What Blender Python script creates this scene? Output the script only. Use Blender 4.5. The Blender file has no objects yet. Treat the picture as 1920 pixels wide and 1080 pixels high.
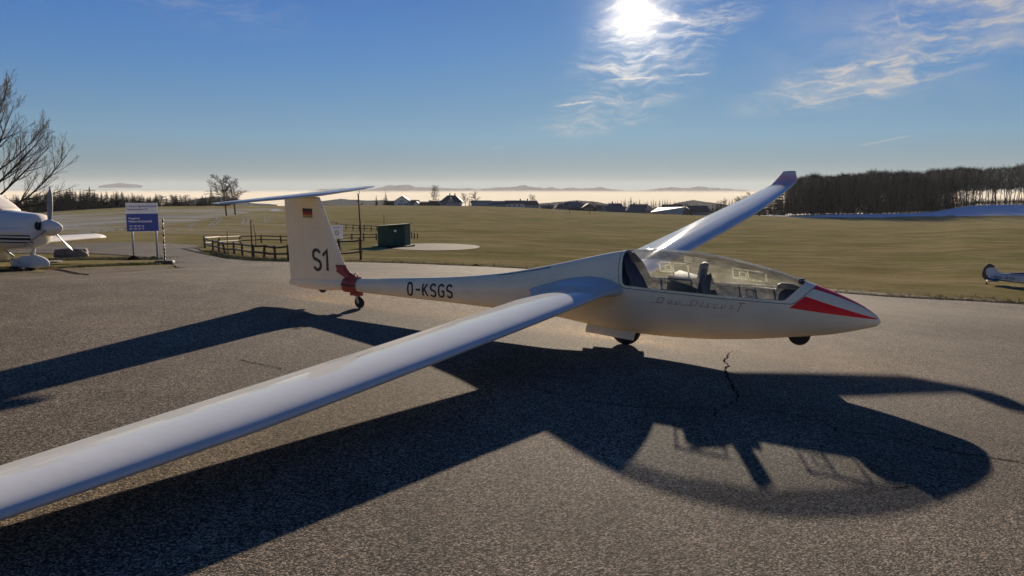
import bpy, bmesh, math, random
import numpy as np
from mathutils import Matrix, Vector
from mathutils.bvhtree import BVHTree

R = math.radians
scene = bpy.context.scene
COL = scene.collection

# ------------------------------------------------------------------ camera, sky, sun, exposure
FPX = 1443.1                      # focal length in pixels of the 1920 wide frame
CAM_Z = 1.6345
PITCH = math.atan((540 - 362) / FPX)
cam_data = bpy.data.cameras.new('camera')
cam_data.sensor_width = 36.0
cam_data.lens = 36.0 * FPX / 1920.0
cam_data.clip_start = 0.05
cam_data.clip_end = 60000.0
cam = bpy.data.objects.new('camera', cam_data)
COL.objects.link(cam)
cam.location = (0, 0, CAM_Z)
cam.rotation_euler = (math.pi / 2 - PITCH, 0, 0)
scene.camera = cam

SUN_EL, SUN_AZ = R(12.29), R(8.86)           # azimuth measured from +Y towards +X
SUN_DIR = Vector((math.sin(SUN_AZ) * math.cos(SUN_EL), math.cos(SUN_AZ) * math.cos(SUN_EL), math.sin(SUN_EL)))
sun_data = bpy.data.lights.new('sun', 'SUN')
sun_data.energy = 5.0
sun_data.angle = R(0.55)
sun_data.color = (1.0, 0.86, 0.68)
sun = bpy.data.objects.new('sun', sun_data)
COL.objects.link(sun)
sun.rotation_euler = SUN_DIR.to_track_quat('Z', 'Y').to_euler()
sun.location = (20, 120, 40)

scene.view_settings.view_transform = 'Standard'
scene.view_settings.look = 'None'
scene.view_settings.gamma = 1.0
scene.view_settings.use_curve_mapping = False
scene.view_settings.exposure = 1.45
scene.cycles.use_denoising = True
scene.cycles.max_bounces = 7
scene.cycles.diffuse_bounces = 3
scene.cycles.glossy_bounces = 3
scene.cycles.transparent_max_bounces = 24
scene.cycles.caustics_reflective = False
scene.cycles.caustics_refractive = False
scene.cycles.sample_clamp_indirect = 6.0

# ------------------------------------------------------------------ node helpers
class NT:
    def __init__(self, tree):
        self.t = tree
        self.n = tree.nodes
        self.l = tree.links
    def node(self, kind, **kw):
        nd = self.n.new(kind)
        for k, v in kw.items():
            if k.startswith('_'):
                setattr(nd, k[1:], v)
        return nd
    def put(self, sock, v):
        if v is None:
            return
        if isinstance(v, bpy.types.NodeSocket):
            self.l.new(v, sock)
        elif isinstance(v, (tuple, list)) and sock.type == 'RGBA' and len(v) == 3:
            sock.default_value = (*v, 1.0)
        else:
            sock.default_value = v
    def math(self, op, a, b=None, c=None, clamp=False):
        nd = self.node('ShaderNodeMath', _operation=op, _use_clamp=clamp)
        self.put(nd.inputs[0], a); self.put(nd.inputs[1], b)
        if c is not None: self.put(nd.inputs[2], c)
        return nd.outputs[0]
    def vec(self, op, a, b=None, scale=None):
        nd = self.node('ShaderNodeVectorMath', _operation=op)
        self.put(nd.inputs[0], a)
        if b is not None: self.put(nd.inputs[1], b)
        if scale is not None: self.put(nd.inputs[3], scale)
        return nd.outputs[1] if op in ('DOT_PRODUCT', 'LENGTH', 'DISTANCE') else nd.outputs[0]
    def mix(self, fac, a, b, blend='MIX'):
        nd = self.node('ShaderNodeMix', _data_type='RGBA', _blend_type=blend)
        self.put(nd.inputs[0], fac); self.put(nd.inputs[6], a); self.put(nd.inputs[7], b)
        return nd.outputs[2]
    def ramp(self, fac, lo, hi, a=0.0, b=1.0, smooth=True):
        nd = self.node('ShaderNodeMapRange')
        nd.interpolation_type = 'SMOOTHSTEP' if smooth else 'LINEAR'
        self.put(nd.inputs[0], fac); self.put(nd.inputs[1], lo); self.put(nd.inputs[2], hi)
        self.put(nd.inputs[3], a); self.put(nd.inputs[4], b)
        return nd.outputs[0]
    def noise(self, vec, scale, detail=4.0, rough=0.55, dist=0.0, out=0):
        nd = self.node('ShaderNodeTexNoise')
        self.put(nd.inputs['Vector'], vec)
        nd.inputs['Scale'].default_value = scale
        nd.inputs['Detail'].default_value = detail
        nd.inputs['Roughness'].default_value = rough
        nd.inputs['Distortion'].default_value = dist
        return nd.outputs[out]
    def voronoi(self, vec, scale, feature='F1', out=0):
        nd = self.node('ShaderNodeTexVoronoi', _feature=feature)
        self.put(nd.inputs['Vector'], vec)
        nd.inputs['Scale'].default_value = scale
        return nd.outputs[out]
    def mapping(self, vec, scale=(1, 1, 1), rot=(0, 0, 0), loc=(0, 0, 0)):
        nd = self.node('ShaderNodeMapping')
        self.put(nd.inputs[0], vec)
        nd.inputs['Location'].default_value = loc
        nd.inputs['Rotation'].default_value = rot
        nd.inputs['Scale'].default_value = scale
        return nd.outputs[0]
    def sep(self, vec):
        nd = self.node('ShaderNodeSeparateXYZ'); self.put(nd.inputs[0], vec)
        return nd.outputs
    def comb(self, x, y, z):
        nd = self.node('ShaderNodeCombineXYZ')
        for i, v in enumerate((x, y, z)): self.put(nd.inputs[i], v)
        return nd.outputs[0]
    def bump(self, height, strength, dist=0.01):
        nd = self.node('ShaderNodeBump')
        nd.inputs['Strength'].default_value = strength
        nd.inputs['Distance'].default_value = dist
        self.put(nd.inputs['Height'], height)
        return nd.outputs[0]

def new_mat(name):
    m = bpy.data.materials.new(name)
    m.use_nodes = True
    nt = NT(m.node_tree)
    bs = m.node_tree.nodes['Principled BSDF']
    return m, nt, bs

def simple(name, col, rough=0.6, var=0.15, scale=6.0, metallic=0.0, bump=0.0, bscale=40.0, coat=0.0, spec=0.5):
    """plain procedural material: colour broken by two octaves of noise, noise in the roughness"""
    m, nt, bs = new_mat(name)
    pos = nt.node('ShaderNodeTexCoord').outputs['Object']
    n1 = nt.noise(pos, scale, 5, 0.6)
    f = nt.ramp(n1, 0.3, 0.7, 1.0 - var, 1.0 + var)
    c = nt.vec('SCALE', (*col,), scale=f)
    nt.put(bs.inputs['Base Color'], c)
    nt.put(bs.inputs['Roughness'], nt.ramp(nt.noise(pos, scale * 2.3, 3), 0.3, 0.7, max(rough - 0.07, 0.02), min(rough + 0.07, 1.0)))
    bs.inputs['Metallic'].default_value = metallic
    bs.inputs['Coat Weight'].default_value = coat
    bs.inputs['Coat Roughness'].default_value = 0.06
    bs.inputs['Specular IOR Level'].default_value = spec
    if bump:
        nt.put(bs.inputs['Normal'], nt.bump(nt.noise(pos, bscale, 4), bump, 0.01))
    return m

# ------------------------------------------------------------------ world: sky, sun glow, cirrus
world = bpy.data.worlds.new('World')
scene.world = world
world.use_nodes = True
wt = NT(world.node_tree)
world.cycles.sampling_method = 'MANUAL'
world.cycles.sample_map_resolution = 512
bg = world.node_tree.nodes['Background']
sky = wt.node('ShaderNodeTexSky')
sky.sky_type = 'NISHITA'
sky.sun_disc = False
sky.sun_elevation = SUN_EL
sky.sun_rotation = SUN_AZ
sky.altitude = 900
sky.air_density = 1.0
sky.dust_density = 0.2
sky.ozone_density = 1.6
SKY_STRENGTH = 0.05
def world_nodes():
    d = wt.vec('NORMALIZE', wt.node('ShaderNodeTexCoord').outputs['Generated'])
    s = wt.sep(d)
    z = wt.math('MAXIMUM', s[2], 0.02)
    cosang = wt.vec('DOT_PRODUCT', d, tuple(SUN_DIR))
    # flat layer of high cloud: direction -> point on a plane overhead, in units of cloud height
    u = wt.math('DIVIDE', s[0], z); v = wt.math('DIVIDE', s[1], z)
    P = wt.comb(u, v, 0.0)
    # angular coordinates for where the cirrus stands (degrees right of +Y, degrees up)
    az = wt.math('MULTIPLY', wt.math('ARCTAN2', s[0], s[1]), 57.2958)
    el = wt.math('MULTIPLY', wt.math('ARCSINE', s[2]), 57.2958)
    A = wt.comb(az, el, 0.0)
    def patch(ca, ce, ra, re, rot=0.0):
        q = wt.mapping(wt.vec('SUBTRACT', A, (ca, ce, 0)), rot=(0, 0, R(rot)))
        q = wt.vec('MULTIPLY', q, (1.0 / ra, 1.0 / re, 0))
        return wt.ramp(wt.vec('LENGTH', q), 0.25, 1.0, 1.0, 0.0)
    warp = wt.vec('SCALE', wt.vec('SUBTRACT', wt.noise(A, 0.22, 3, 0.5, out=1), (0.5, 0.5, 0.5)), scale=2.6)
    Aw = wt.vec('ADD', A, warp)
    st1 = wt.noise(wt.mapping(Aw, scale=(0.16, 1.0, 1), rot=(0, 0, R(-13))), 1.25, 6, 0.66, 0.35)
    st2 = wt.noise(wt.mapping(Aw, scale=(0.3, 1.3, 1), rot=(0, 0, R(-26))), 1.35, 5, 0.62, 0.3)
    veil = wt.noise(wt.mapping(Aw, scale=(0.3, 1.0, 1), rot=(0, 0, R(-12))), 0.4, 4, 0.6)
    f1 = wt.math('POWER', wt.ramp(st1, 0.42, 0.76), 1.2)
    f2 = wt.math('POWER', wt.ramp(st2, 0.40, 0.80), 1.1)
    def mx(*a):
        o = a[0]
        for b in a[1:]: o = wt.math('MAXIMUM', o, b)
        return o
    sunp = mx(patch(9.8, 10.6, 5.6, 5.4), patch(13.0, 11.4, 6.5, 2.4, -26), wt.math('MULTIPLY', patch(8.6, 9.0, 6.5, 2.0, -6), 0.9), wt.math('MULTIPLY', patch(8.3, 6.9, 6.5, 1.8, -8), 0.75), wt.math('MULTIPLY', patch(6.0, 5.1, 6.5, 1.3, -4), 0.6))
    rightp = mx(patch(24.5, 7.6, 10.5, 1.9, -11), wt.math('MULTIPLY', patch(30.0, 10.6, 10.0, 3.6, -11), 0.8), wt.math('MULTIPLY', patch(20.5, 6.6, 3.5, 1.0, 12), 0.8))
    leftp = wt.math('MULTIPLY', patch(-21, 12.5, 9, 2.5, 8), 0.25)
    cl = wt.math('MULTIPLY', mx(sunp, leftp), wt.math('ADD', wt.math('MULTIPLY', f2, 0.85), wt.math('MULTIPLY', f1, 0.75)))
    cl = wt.math('ADD', cl, wt.math('MULTIPLY', rightp, wt.math('ADD', wt.math('MULTIPLY', f1, 1.35), wt.math('MULTIPLY', wt.ramp(veil, 0.35, 0.7), 0.42))))
    cl = wt.math('ADD', cl, wt.math('MULTIPLY', patch(27, 10.2, 15, 6.5, -9), wt.math('MULTIPLY', wt.ramp(veil, 0.3, 0.75), 0.26)))
    # contrails: thin segments between two directions
    wobn = wt.noise(A, 2.2, 2)
    def trail(a0, e0, a1, e1, w, k):
        p0 = Vector((a0, e0, 0)); dv = Vector((a1, e1, 0)) - p0; L = dv.length; dv.normalize()
        rel = wt.vec('SUBTRACT', A, tuple(p0))
        t = wt.vec('DOT_PRODUCT', rel, tuple(dv)); c = wt.vec('DOT_PRODUCT', rel, (-dv.y, dv.x, 0))
        wob = wt.math('MULTIPLY', wt.math('SUBTRACT', wobn, 0.5), w * 2.2)
        f = wt.ramp(wt.math('ABSOLUTE', wt.math('ADD', c, wob)), 0.0, w, 1.0, 0.0)
        f = wt.math('MULTIPLY', f, wt.ramp(t, 0.0, L * 0.35)); f = wt.math('MULTIPLY', f, wt.ramp(t, L, L * 0.8))
        return wt.math('MULTIPLY', f, k)
    for a in ((2.8, 6.2, 6.1, 6.6, 0.10, 0.8), (6.8, 8.05, 10.3, 8.15, 0.10, 0.75), (11.2, 8.2, 14.2, 8.3, 0.10, 0.6), (23.5, 3.05, 27.2, 3.75, 0.09, 0.5), (18.5, 5.6, 30.0, 7.6, 0.13, 0.32), (33.0, 5.0, 36, 5.7, 0.10, 0.4), (-1.6, 3.3, -0.4, 3.35, 0.07, 0.3)):
        cl = wt.math('ADD', cl, trail(*a))
    cl = wt.math('MINIMUM', cl, 1.0)
    # glow of the low sun in thin cirrus: forward scattering, strongest close to the disc
    g1 = wt.math('POWER', wt.math('MAXIMUM', cosang, 0.0), 26.0)
    g2 = wt.math('POWER', wt.math('MAXIMUM', cosang, 0.0), 700.0)
    disc = wt.ramp(cosang, math.cos(R(1.0)), math.cos(R(0.5)))
    halo = wt.math('POWER', wt.math('MAXIMUM', cosang, 0.0), 2600.0)
    lum = wt.vec('DOT_PRODUCT', sky.outputs[0], (0.25, 0.6, 0.15))
    base = wt.vec('SCALE', sky.outputs[0], scale=wt.math('DIVIDE', 1.0, wt.math('ADD', 1.0, wt.math('MULTIPLY', lum, 0.22))))
    base = wt.vec('MULTIPLY', base, (0.74, 0.98, 1.27))
    grey = wt.vec('SCALE', (0.86, 1.03, 1.10), scale=wt.vec('DOT_PRODUCT', base, (0.3, 0.55, 0.15)))
    base = wt.mix(wt.ramp(el, 0.0, 12.0, 0.80, 0.0), base, grey)
    tint = wt.mix(wt.ramp(el, 1.0, 4.0, 0, 1, False), (0.51, 0.58, 0.63), (0.56, 0.79, 1.02))
    tint = wt.mix(wt.ramp(el, 4.0, 18.0, 0, 1, False), tint, (0.315, 0.50, 0.765))
    base = wt.vec('MULTIPLY', base, tint)
    cloud_l = wt.math('ADD', wt.math('ADD', 4.0, wt.math('MULTIPLY', g1, 1.6)), wt.math('MULTIPLY', g2, 7.0))
    ccol = wt.vec('SCALE', (1.0, 0.93, 0.85), scale=cloud_l)
    out = wt.mix(wt.math('MULTIPLY', cl, 0.8), base, ccol)
    out = wt.vec('ADD', out, wt.vec('SCALE', (1.0, 0.90, 0.74), scale=wt.math('MULTIPLY', g2, 1.4)))
    out = wt.vec('ADD', out, wt.vec('SCALE', (1.0, 0.80, 0.50), scale=wt.math('MULTIPLY', halo, 7.0)))
    out = wt.vec('ADD', out, wt.vec('SCALE', (1.0, 0.93, 0.80), scale=wt.math('MULTIPLY', disc, 120.0)))
    wt.put(bg.inputs['Color'], out)
    bg.inputs['Strength'].default_value = SKY_STRENGTH
world_nodes()

# ------------------------------------------------------------------ pixels of the photograph -> rays (survey of the place)
CF = Vector((0, math.cos(PITCH), -math.sin(PITCH)))
CU = Vector((0, math.sin(PITCH), math.cos(PITCH)))
def ray(px, py):
    return CF + Vector((1, 0, 0)) * ((px - 960) / FPX) + CU * ((540 - py) / FPX)
def at_depth(px, py, y):
    d = ray(px, py)
    return Vector((0, 0, CAM_Z)) + d * (y / d.y)

def pchip(xs, ys):
    xs = np.asarray(xs, float); ys = np.asarray(ys, float)
    h = np.diff(xs); dl = np.diff(ys) / h
    m = np.zeros(len(xs))
    for i in range(1, len(xs) - 1):
        if dl[i - 1] * dl[i] > 0:
            w1 = 2 * h[i] + h[i - 1]; w2 = h[i] + 2 * h[i - 1]
            m[i] = (w1 + w2) / (w1 / dl[i - 1] + w2 / dl[i])
    m[0] = dl[0]; m[-1] = dl[-1]
    def f(x):
        x = np.clip(x, xs[0], xs[-1])
        i = np.clip(np.searchsorted(xs, x) - 1, 0, len(xs) - 2)
        t = (x - xs[i]) / h[i]
        return ((1 + 2 * t) * (1 - t) ** 2 * ys[i] + t * (1 - t) ** 2 * h[i] * m[i]
                + t * t * (3 - 2 * t) * ys[i + 1] + t * t * (t - 1) * h[i] * m[i + 1])
    return f

def smooth(a, b, x):
    t = np.clip((x - a) / (b - a), 0, 1)
    return t * t * (3 - 2 * t)

# ------------------------------------------------------------------ terrain
GN = (0.04532, 0.02095, 0.99875)
def plane_z(x, y):
    return CAM_Z - (1.6345 + GN[0] * x + GN[1] * y) / GN[2]
_sk = [(-400, 400), (-100, 402), (0, 400), (60, 398), (120, 394), (200, 389), (300, 385), (400, 384), (530, 386), (700, 385), (800, 385.5), (900, 386.5), (980, 389), (1060, 393.5), (1150, 397.5), (1250, 401.5), (1330, 404), (1450, 404), (1560, 401), (1650, 400.5), (1740, 397), (1830, 385), (1920, 383), (2100, 381), (2400, 380)]
_ska = []; _skt = []
for px_, py_ in _sk:
    d_ = ray(px_, py_)
    _ska.append(math.atan2(d_.x, d_.y)); _skt.append(d_.z / math.hypot(d_.x, d_.y))
_skf = pchip(_ska, _skt)
_rise_a = [math.atan2(ray(p_, 400).x, ray(p_, 400).y) for p_ in (1400, 1470, 1650, 1740, 1830, 1920, 2200)]
_rise_t = [0.0, 0.002, 0.0035, 0.007, 0.0135, 0.0145, 0.0145]      # the meadow climbs to the foot of the right wood
R0, RSKY = 16.0, 430.0
_gf = pchip(np.log([16, 20, 26, 36, 50, 80, 130, 220, 430]), [1, 0.90, 0.775, 0.63, 0.495, 0.325, 0.20, 0.10, 0.0])
def terrain(x, y):
    x = np.asarray(x, float); y = np.asarray(y, float)
    r = np.hypot(x, y) + 1e-6; az = np.arctan2(x, y)
    s = _skf(az)
    pz = plane_z(x, y)
    t0 = (plane_z(np.sin(az) * R0, np.cos(az) * R0) - CAM_Z) / R0
    g = _gf(np.log(np.clip(r, R0, RSKY)))
    drop = 0.10 * smooth(470, 1500, r)
    zf = CAM_Z + r * (s + (t0 - s) * g - drop)
    # gentle rolling of the meadow and a low bank across the right-hand field
    zf = zf + smooth(40, 120, r) * (0.25 * np.sin(x * 0.045 + 1.0) * np.sin(y * 0.037) ) * (1 - smooth(300, 400, r))
    amp = np.interp(az, _rise_a, _rise_t)
    zf = zf - r * amp * smooth(70, 280, r) * (1 - smooth(0.70 * RSKY, 0.985 * RSKY, r))
    w = smooth(13.5, 19.0, r)
    z = pz * (1 - w) + zf * w
    z = np.where(r > 1400, z * (1 - smooth(1400, 3000, r)) + (-190.0) * smooth(1400, 3000, r), z)
    return z
def tz(x, y):
    return float(terrain(x, y))
FIELD_DROP = 0.03
def gp(px, py, rmax=460.0):
    """where the sight line through a pixel meets the ground"""
    d = ray(px, py); k = 1.5; pk = k
    while k < rmax:
        p = Vector((0, 0, CAM_Z)) + d * k
        if p.z < tz(p.x, p.y):
            a, b = pk, k
            for _ in range(30):
                m = (a + b) / 2; p = Vector((0, 0, CAM_Z)) + d * m
                if p.z < tz(p.x, p.y): b = m
                else: a = m
            p = Vector((0, 0, CAM_Z)) + d * b
            return Vector((p.x, p.y, tz(p.x, p.y)))
        pk = k; k *= 1.02
    p = Vector((0, 0, CAM_Z)) + d * rmax
    return Vector((p.x, p.y, tz(p.x, p.y)))

# ------------------------------------------------------------------ mesh helpers
def mk(name, verts, faces, mat=None, parent=None, sm=True, mats=None, idx=None):
    me = bpy.data.meshes.new(name)
    me.from_pydata([tuple(v) for v in verts], [], [tuple(f) for f in faces])
    for m in (mats or ([mat] if mat else [])):
        me.materials.append(m)
    if sm:
        me.polygons.foreach_set('use_smooth', [True] * len(me.polygons))
    if idx is not None:
        me.polygons.foreach_set('material_index', idx)
    me.update()
    o = bpy.data.objects.new(name, me)
    COL.objects.link(o)
    if parent is not None:
        o.parent = parent
    return o

def from_mesh(name, me, parent=None):
    o = bpy.data.objects.new(name, me)
    COL.objects.link(o)
    if parent is not None:
        o.parent = parent
    return o

def empty(name, loc=(0, 0, 0), rz=0.0, mw=None):
    o = bpy.data.objects.new(name, None)
    COL.objects.link(o)
    o.empty_display_size = 0.2
    if mw is not None:
        o.matrix_world = mw
    else:
        o.location = loc; o.rotation_euler = (0, 0, rz)
    return o

def tag(o, label=None, cat=None, group=None, kind=None):
    if label: o['label'] = label
    if cat: o['category'] = cat
    if group: o['group'] = group
    if kind: o['kind'] = kind
    return o

class MB:
    """collects simple shapes into one mesh"""
    def __init__(self):
        self.v = []; self.f = []
    def add(self, verts, faces):
        b = len(self.v)
        self.v += [tuple(v) for v in verts]
        self.f += [tuple(i + b for i in f) for f in faces]
    def box(self, c, s, rot=None, bev=0.0):
        hx, hy, hz = s[0] / 2, s[1] / 2, s[2] / 2
        if bev > 0:
            vs, fs = bevel_box(hx, hy, hz, bev)
        else:
            vs = [(-hx, -hy, -hz), (hx, -hy, -hz), (hx, hy, -hz), (-hx, hy, -hz), (-hx, -hy, hz), (hx, -hy, hz), (hx, hy, hz), (-hx, hy, hz)]
            fs = [(0, 3, 2, 1), (4, 5, 6, 7), (0, 1, 5, 4), (1, 2, 6, 5), (2, 3, 7, 6), (3, 0, 4, 7)]
        M = (rot.to_matrix() if hasattr(rot, 'to_matrix') else rot) if rot is not None else Matrix.Identity(3)
        self.add([M @ Vector(v) + Vector(c) for v in vs], fs)
        return self
    def tube(self, pts, rad, n=8, cap=True, flat=1.0):
        pts = [Vector(p) for p in pts]
        if not hasattr(rad, '__len__'): rad = [rad] * len(pts)
        vs = []; fs = []
        up = None
        for i, p in enumerate(pts):
            t = (pts[min(i + 1, len(pts) - 1)] - pts[max(i - 1, 0)])
            t = t.normalized() if t.length > 1e-9 else Vector((0, 0, 1))
            if up is None:
                up = Vector((0, 0, 1)) if abs(t.z) < 0.9 else Vector((1, 0, 0))
            a = t.cross(up)
            if a.length < 1e-6: a = t.orthogonal()
            a.normalize(); b = a.cross(t).normalized(); up = b
            for k in range(n):
                an = 2 * math.pi * k / n
                vs.append(p + (a * math.cos(an) + b * math.sin(an) * flat) * rad[i])
        for i in range(len(pts) - 1):
            for k in range(n):
                fs.append((i * n + k, i * n + (k + 1) % n, (i + 1) * n + (k + 1) % n, (i + 1) * n + k))
        if cap:
            fs.append(tuple(range(n - 1, -1, -1))); fs.append(tuple((len(pts) - 1) * n + k for k in range(n)))
        self.add(vs, fs)
        return self
    def lathe(self, prof, axis='Y', c=(0, 0, 0), n=28):
        """profile of (along axis, radius)"""
        vs = []; fs = []
        for a, r in prof:
            for k in range(n):
                an = 2 * math.pi * k / n
                p, q = r * math.cos(an), r * math.sin(an)
                v = {'Y': (p, a, q), 'X': (a, p, q), 'Z': (p, q, a)}[axis]
                vs.append(Vector(v) + Vector(c))
        for i in range(len(prof) - 1):
            for k in range(n):
                fs.append((i * n + k, i * n + (k + 1) % n, (i + 1) * n + (k + 1) % n, (i + 1) * n + k))
        fs.append(tuple(range(n - 1, -1, -1))); fs.append(tuple((len(prof) - 1) * n + k for k in range(n)))
        self.add(vs, fs)
        return self
    def build(self, name, mat, parent=None, sm=False):
        o = mk(name, self.v, self.f, mat, parent, sm)
        return o

def bevel_box(hx, hy, hz, b):
    bm = bmesh.new()
    bmesh.ops.create_cube(bm, size=1.0)
    for v in bm.verts:
        v.co = Vector((v.co.x * 2 * hx, v.co.y * 2 * hy, v.co.z * 2 * hz))
    bmesh.ops.bevel(bm, geom=bm.edges[:], offset=b, segments=2, affect='EDGES', profile=0.6)
    bm.verts.index_update()
    vs = [v.co.copy() for v in bm.verts]; fs = [[v.index for v in f.verts] for f in bm.faces]
    bm.free()
    return vs, fs

def smooth_by_angle(o, ang=35):
    me = o.data
    me.polygons.foreach_set('use_smooth', [True] * len(me.polygons))
    bm = bmesh.new(); bm.from_mesh(me)
    for e in bm.edges:
        e.smooth = not (len(e.link_faces) == 2 and e.calc_face_angle(0) > R(ang))
    bm.to_mesh(me); bm.free()
    return o

def grid_faces(nr, nc, wrap=False):
    f = []
    for i in range(nr - 1):
        for k in range(nc if wrap else nc - 1):
            f.append((i * nc + k, i * nc + (k + 1) % nc, (i + 1) * nc + (k + 1) % nc, (i + 1) * nc + k))
    return f

def split(verts, faces, phi):
    """cut a polygon mesh along phi = 0; returns the two halves (phi < 0, phi >= 0) as (verts, faces)"""
    val = [phi(Vector(v)) for v in verts]
    val = [(-1e-7 if abs(a) < 1e-7 else a) for a in val]
    vs = [Vector(v) for v in verts]; cut = {}
    def cutv(a, b):
        k = (min(a, b), max(a, b))
        if k not in cut:
            t = val[a] / (val[a] - val[b])
            cut[k] = len(vs); vs.append(vs[a].lerp(vs[b], t))
        return cut[k]
    out = ([], [])
    for f in faces:
        for side in (0, 1):
            poly = []
            for i, a in enumerate(f):
                b = f[(i + 1) % len(f)]
                ina = (val[a] < 0) == (side == 0); inb = (val[b] < 0) == (side == 0)
                if ina: poly.append(a)
                if ina != inb: poly.append(cutv(a, b))
            if len(poly) >= 3: out[side].append(poly)
    res = []
    for fs in out:
        used = sorted({i for f in fs for i in f}); mp = {i: k for k, i in enumerate(used)}
        res.append(([vs[i] for i in used], [[mp[i] for i in f] for f in fs]))
    return res

def join_meshes(parts):
    bm = bmesh.new()
    for vs, fs in parts:
        bv = [bm.verts.new(v) for v in vs]
        for f in fs:
            try: bm.faces.new([bv[i] for i in f])
            except ValueError: pass
    bmesh.ops.remove_doubles(bm, verts=bm.verts[:], dist=1e-5)
    bm.verts.index_update()
    o = [v.co.copy() for v in bm.verts], [[v.index for v in f.verts] for f in bm.faces]
    bm.free()
    return o
def carve(mesh, phis):
    """piece where every phi < 0, and all the rest; exact also for bands thinner than a face"""
    rest = []; cur = mesh
    for ph in phis:
        cur, r = split(*cur, ph)
        if r[1]: rest.append(r)
        if not cur[1]: break
    return cur, join_meshes(rest)

def sd_poly(pts):
    P = [Vector((a, b)) for a, b in pts]
    def f(x, z):
        p = Vector((x, z)); d = (p - P[0]).length_squared; s = 1.0
        n = len(P); j = n - 1
        for i in range(n):
            e = P[j] - P[i]; w = p - P[i]
            b = w - e * max(0, min(1, w.dot(e) / e.dot(e)))
            d = min(d, b.length_squared)
            c1 = p.y >= P[i].y; c2 = p.y < P[j].y; c3 = e.x * w.y > e.y * w.x
            if (c1 and c2 and c3) or (not c1 and not c2 and not c3): s = -s
            j = i
        return s * math.sqrt(d)
    return f

def text_mesh(txt, height, width=None, bold=0.0, shear=0.0, space=1.0):
    """flat text in the XY plane, lower left at 0,0, cap height as given"""
    cu = bpy.data.curves.new('lettering', 'FONT')
    cu.body = txt; cu.size = 1.0; cu.offset = bold; cu.shear = shear; cu.space_character = space
    cu.resolution_u = 4
    ob = bpy.data.objects.new('lettering', cu); COL.objects.link(ob)
    dg = bpy.context.evaluated_depsgraph_get()
    me = bpy.data.meshes.new_from_object(ob.evaluated_get(dg))
    bpy.data.objects.remove(ob); bpy.data.curves.remove(cu)
    co = np.empty(len(me.vertices) * 3); me.vertices.foreach_get('co', co); co = co.reshape(-1, 3)
    lo = co.min(0); hi = co.max(0)
    sy = height / 0.73 if width is None else height / (hi[1] - lo[1])
    sx = sy if width is None else width / (hi[0] - lo[0])
    co = (co - (lo if width is not None else [lo[0], 0, 0])) * [sx, sy, 1]
    vs = [Vector(c) for c in co]; fs = [list(p.vertices) for p in me.polygons]
    bpy.data.meshes.remove(me)
    return vs, fs

def dice(vs, fs, step, axes=(0, 1)):
    bm = bmesh.new()
    bv = [bm.verts.new(v) for v in vs]
    for f in fs:
        try: bm.faces.new([bv[i] for i in f])
        except ValueError: pass
    for ax in axes:
        lo = min(v.co[ax] for v in bm.verts); hi = max(v.co[ax] for v in bm.verts)
        a = math.floor(lo / step) * step + step
        while a < hi:
            co = [0, 0, 0]; no = [0, 0, 0]; co[ax] = a; no[ax] = 1
            bmesh.ops.bisect_plane(bm, geom=bm.verts[:] + bm.edges[:] + bm.faces[:], plane_co=co, plane_no=no)
            a += step
    bm.verts.index_update()
    o = [v.co.copy() for v in bm.verts], [[v.index for v in f.verts] for f in bm.faces]
    bm.free()
    return o

def sheet(name, poly, dz, mat, step=1.0, parent=None, jitter=0.0, seed=1, seg=0.5):
    """sheet lying on the ground inside an xy polygon"""
    rnd = random.Random(seed); P = []
    n = len(poly)
    for i in range(n):
        a = Vector(poly[i][:2]); b = Vector(poly[(i + 1) % n][:2])
        m = max(1, int((b - a).length / seg)) if jitter else 1
        nrm = Vector((-(b - a).y, (b - a).x)); nrm = nrm.normalized() if nrm.length else nrm
        for k in range(m):
            p = a.lerp(b, k / m) + (nrm * rnd.gauss(0, jitter) if k else Vector((0, 0)))
            P.append((p.x, p.y, 0))
    bm = bmesh.new()
    f = bm.faces.new([bm.verts.new(p) for p in P])
    bmesh.ops.triangulate(bm, faces=[f])
    bm.verts.index_update()
    vs = [v.co.copy() for v in bm.verts]; fs = [[v.index for v in q.verts] for q in bm.faces]; bm.free()
    vs, fs = dice(vs, fs, step)
    zz = terrain(np.array([v.x for v in vs]), np.array([v.y for v in vs]))
    vs = [(v.x, v.y, z + dz) for v, z in zip(vs, zz)]
    o = mk(name, vs, fs, mat, parent, True)
    if sum(p.normal.z for p in o.data.polygons) < 0:
        o.data.flip_normals()
    return o

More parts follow.
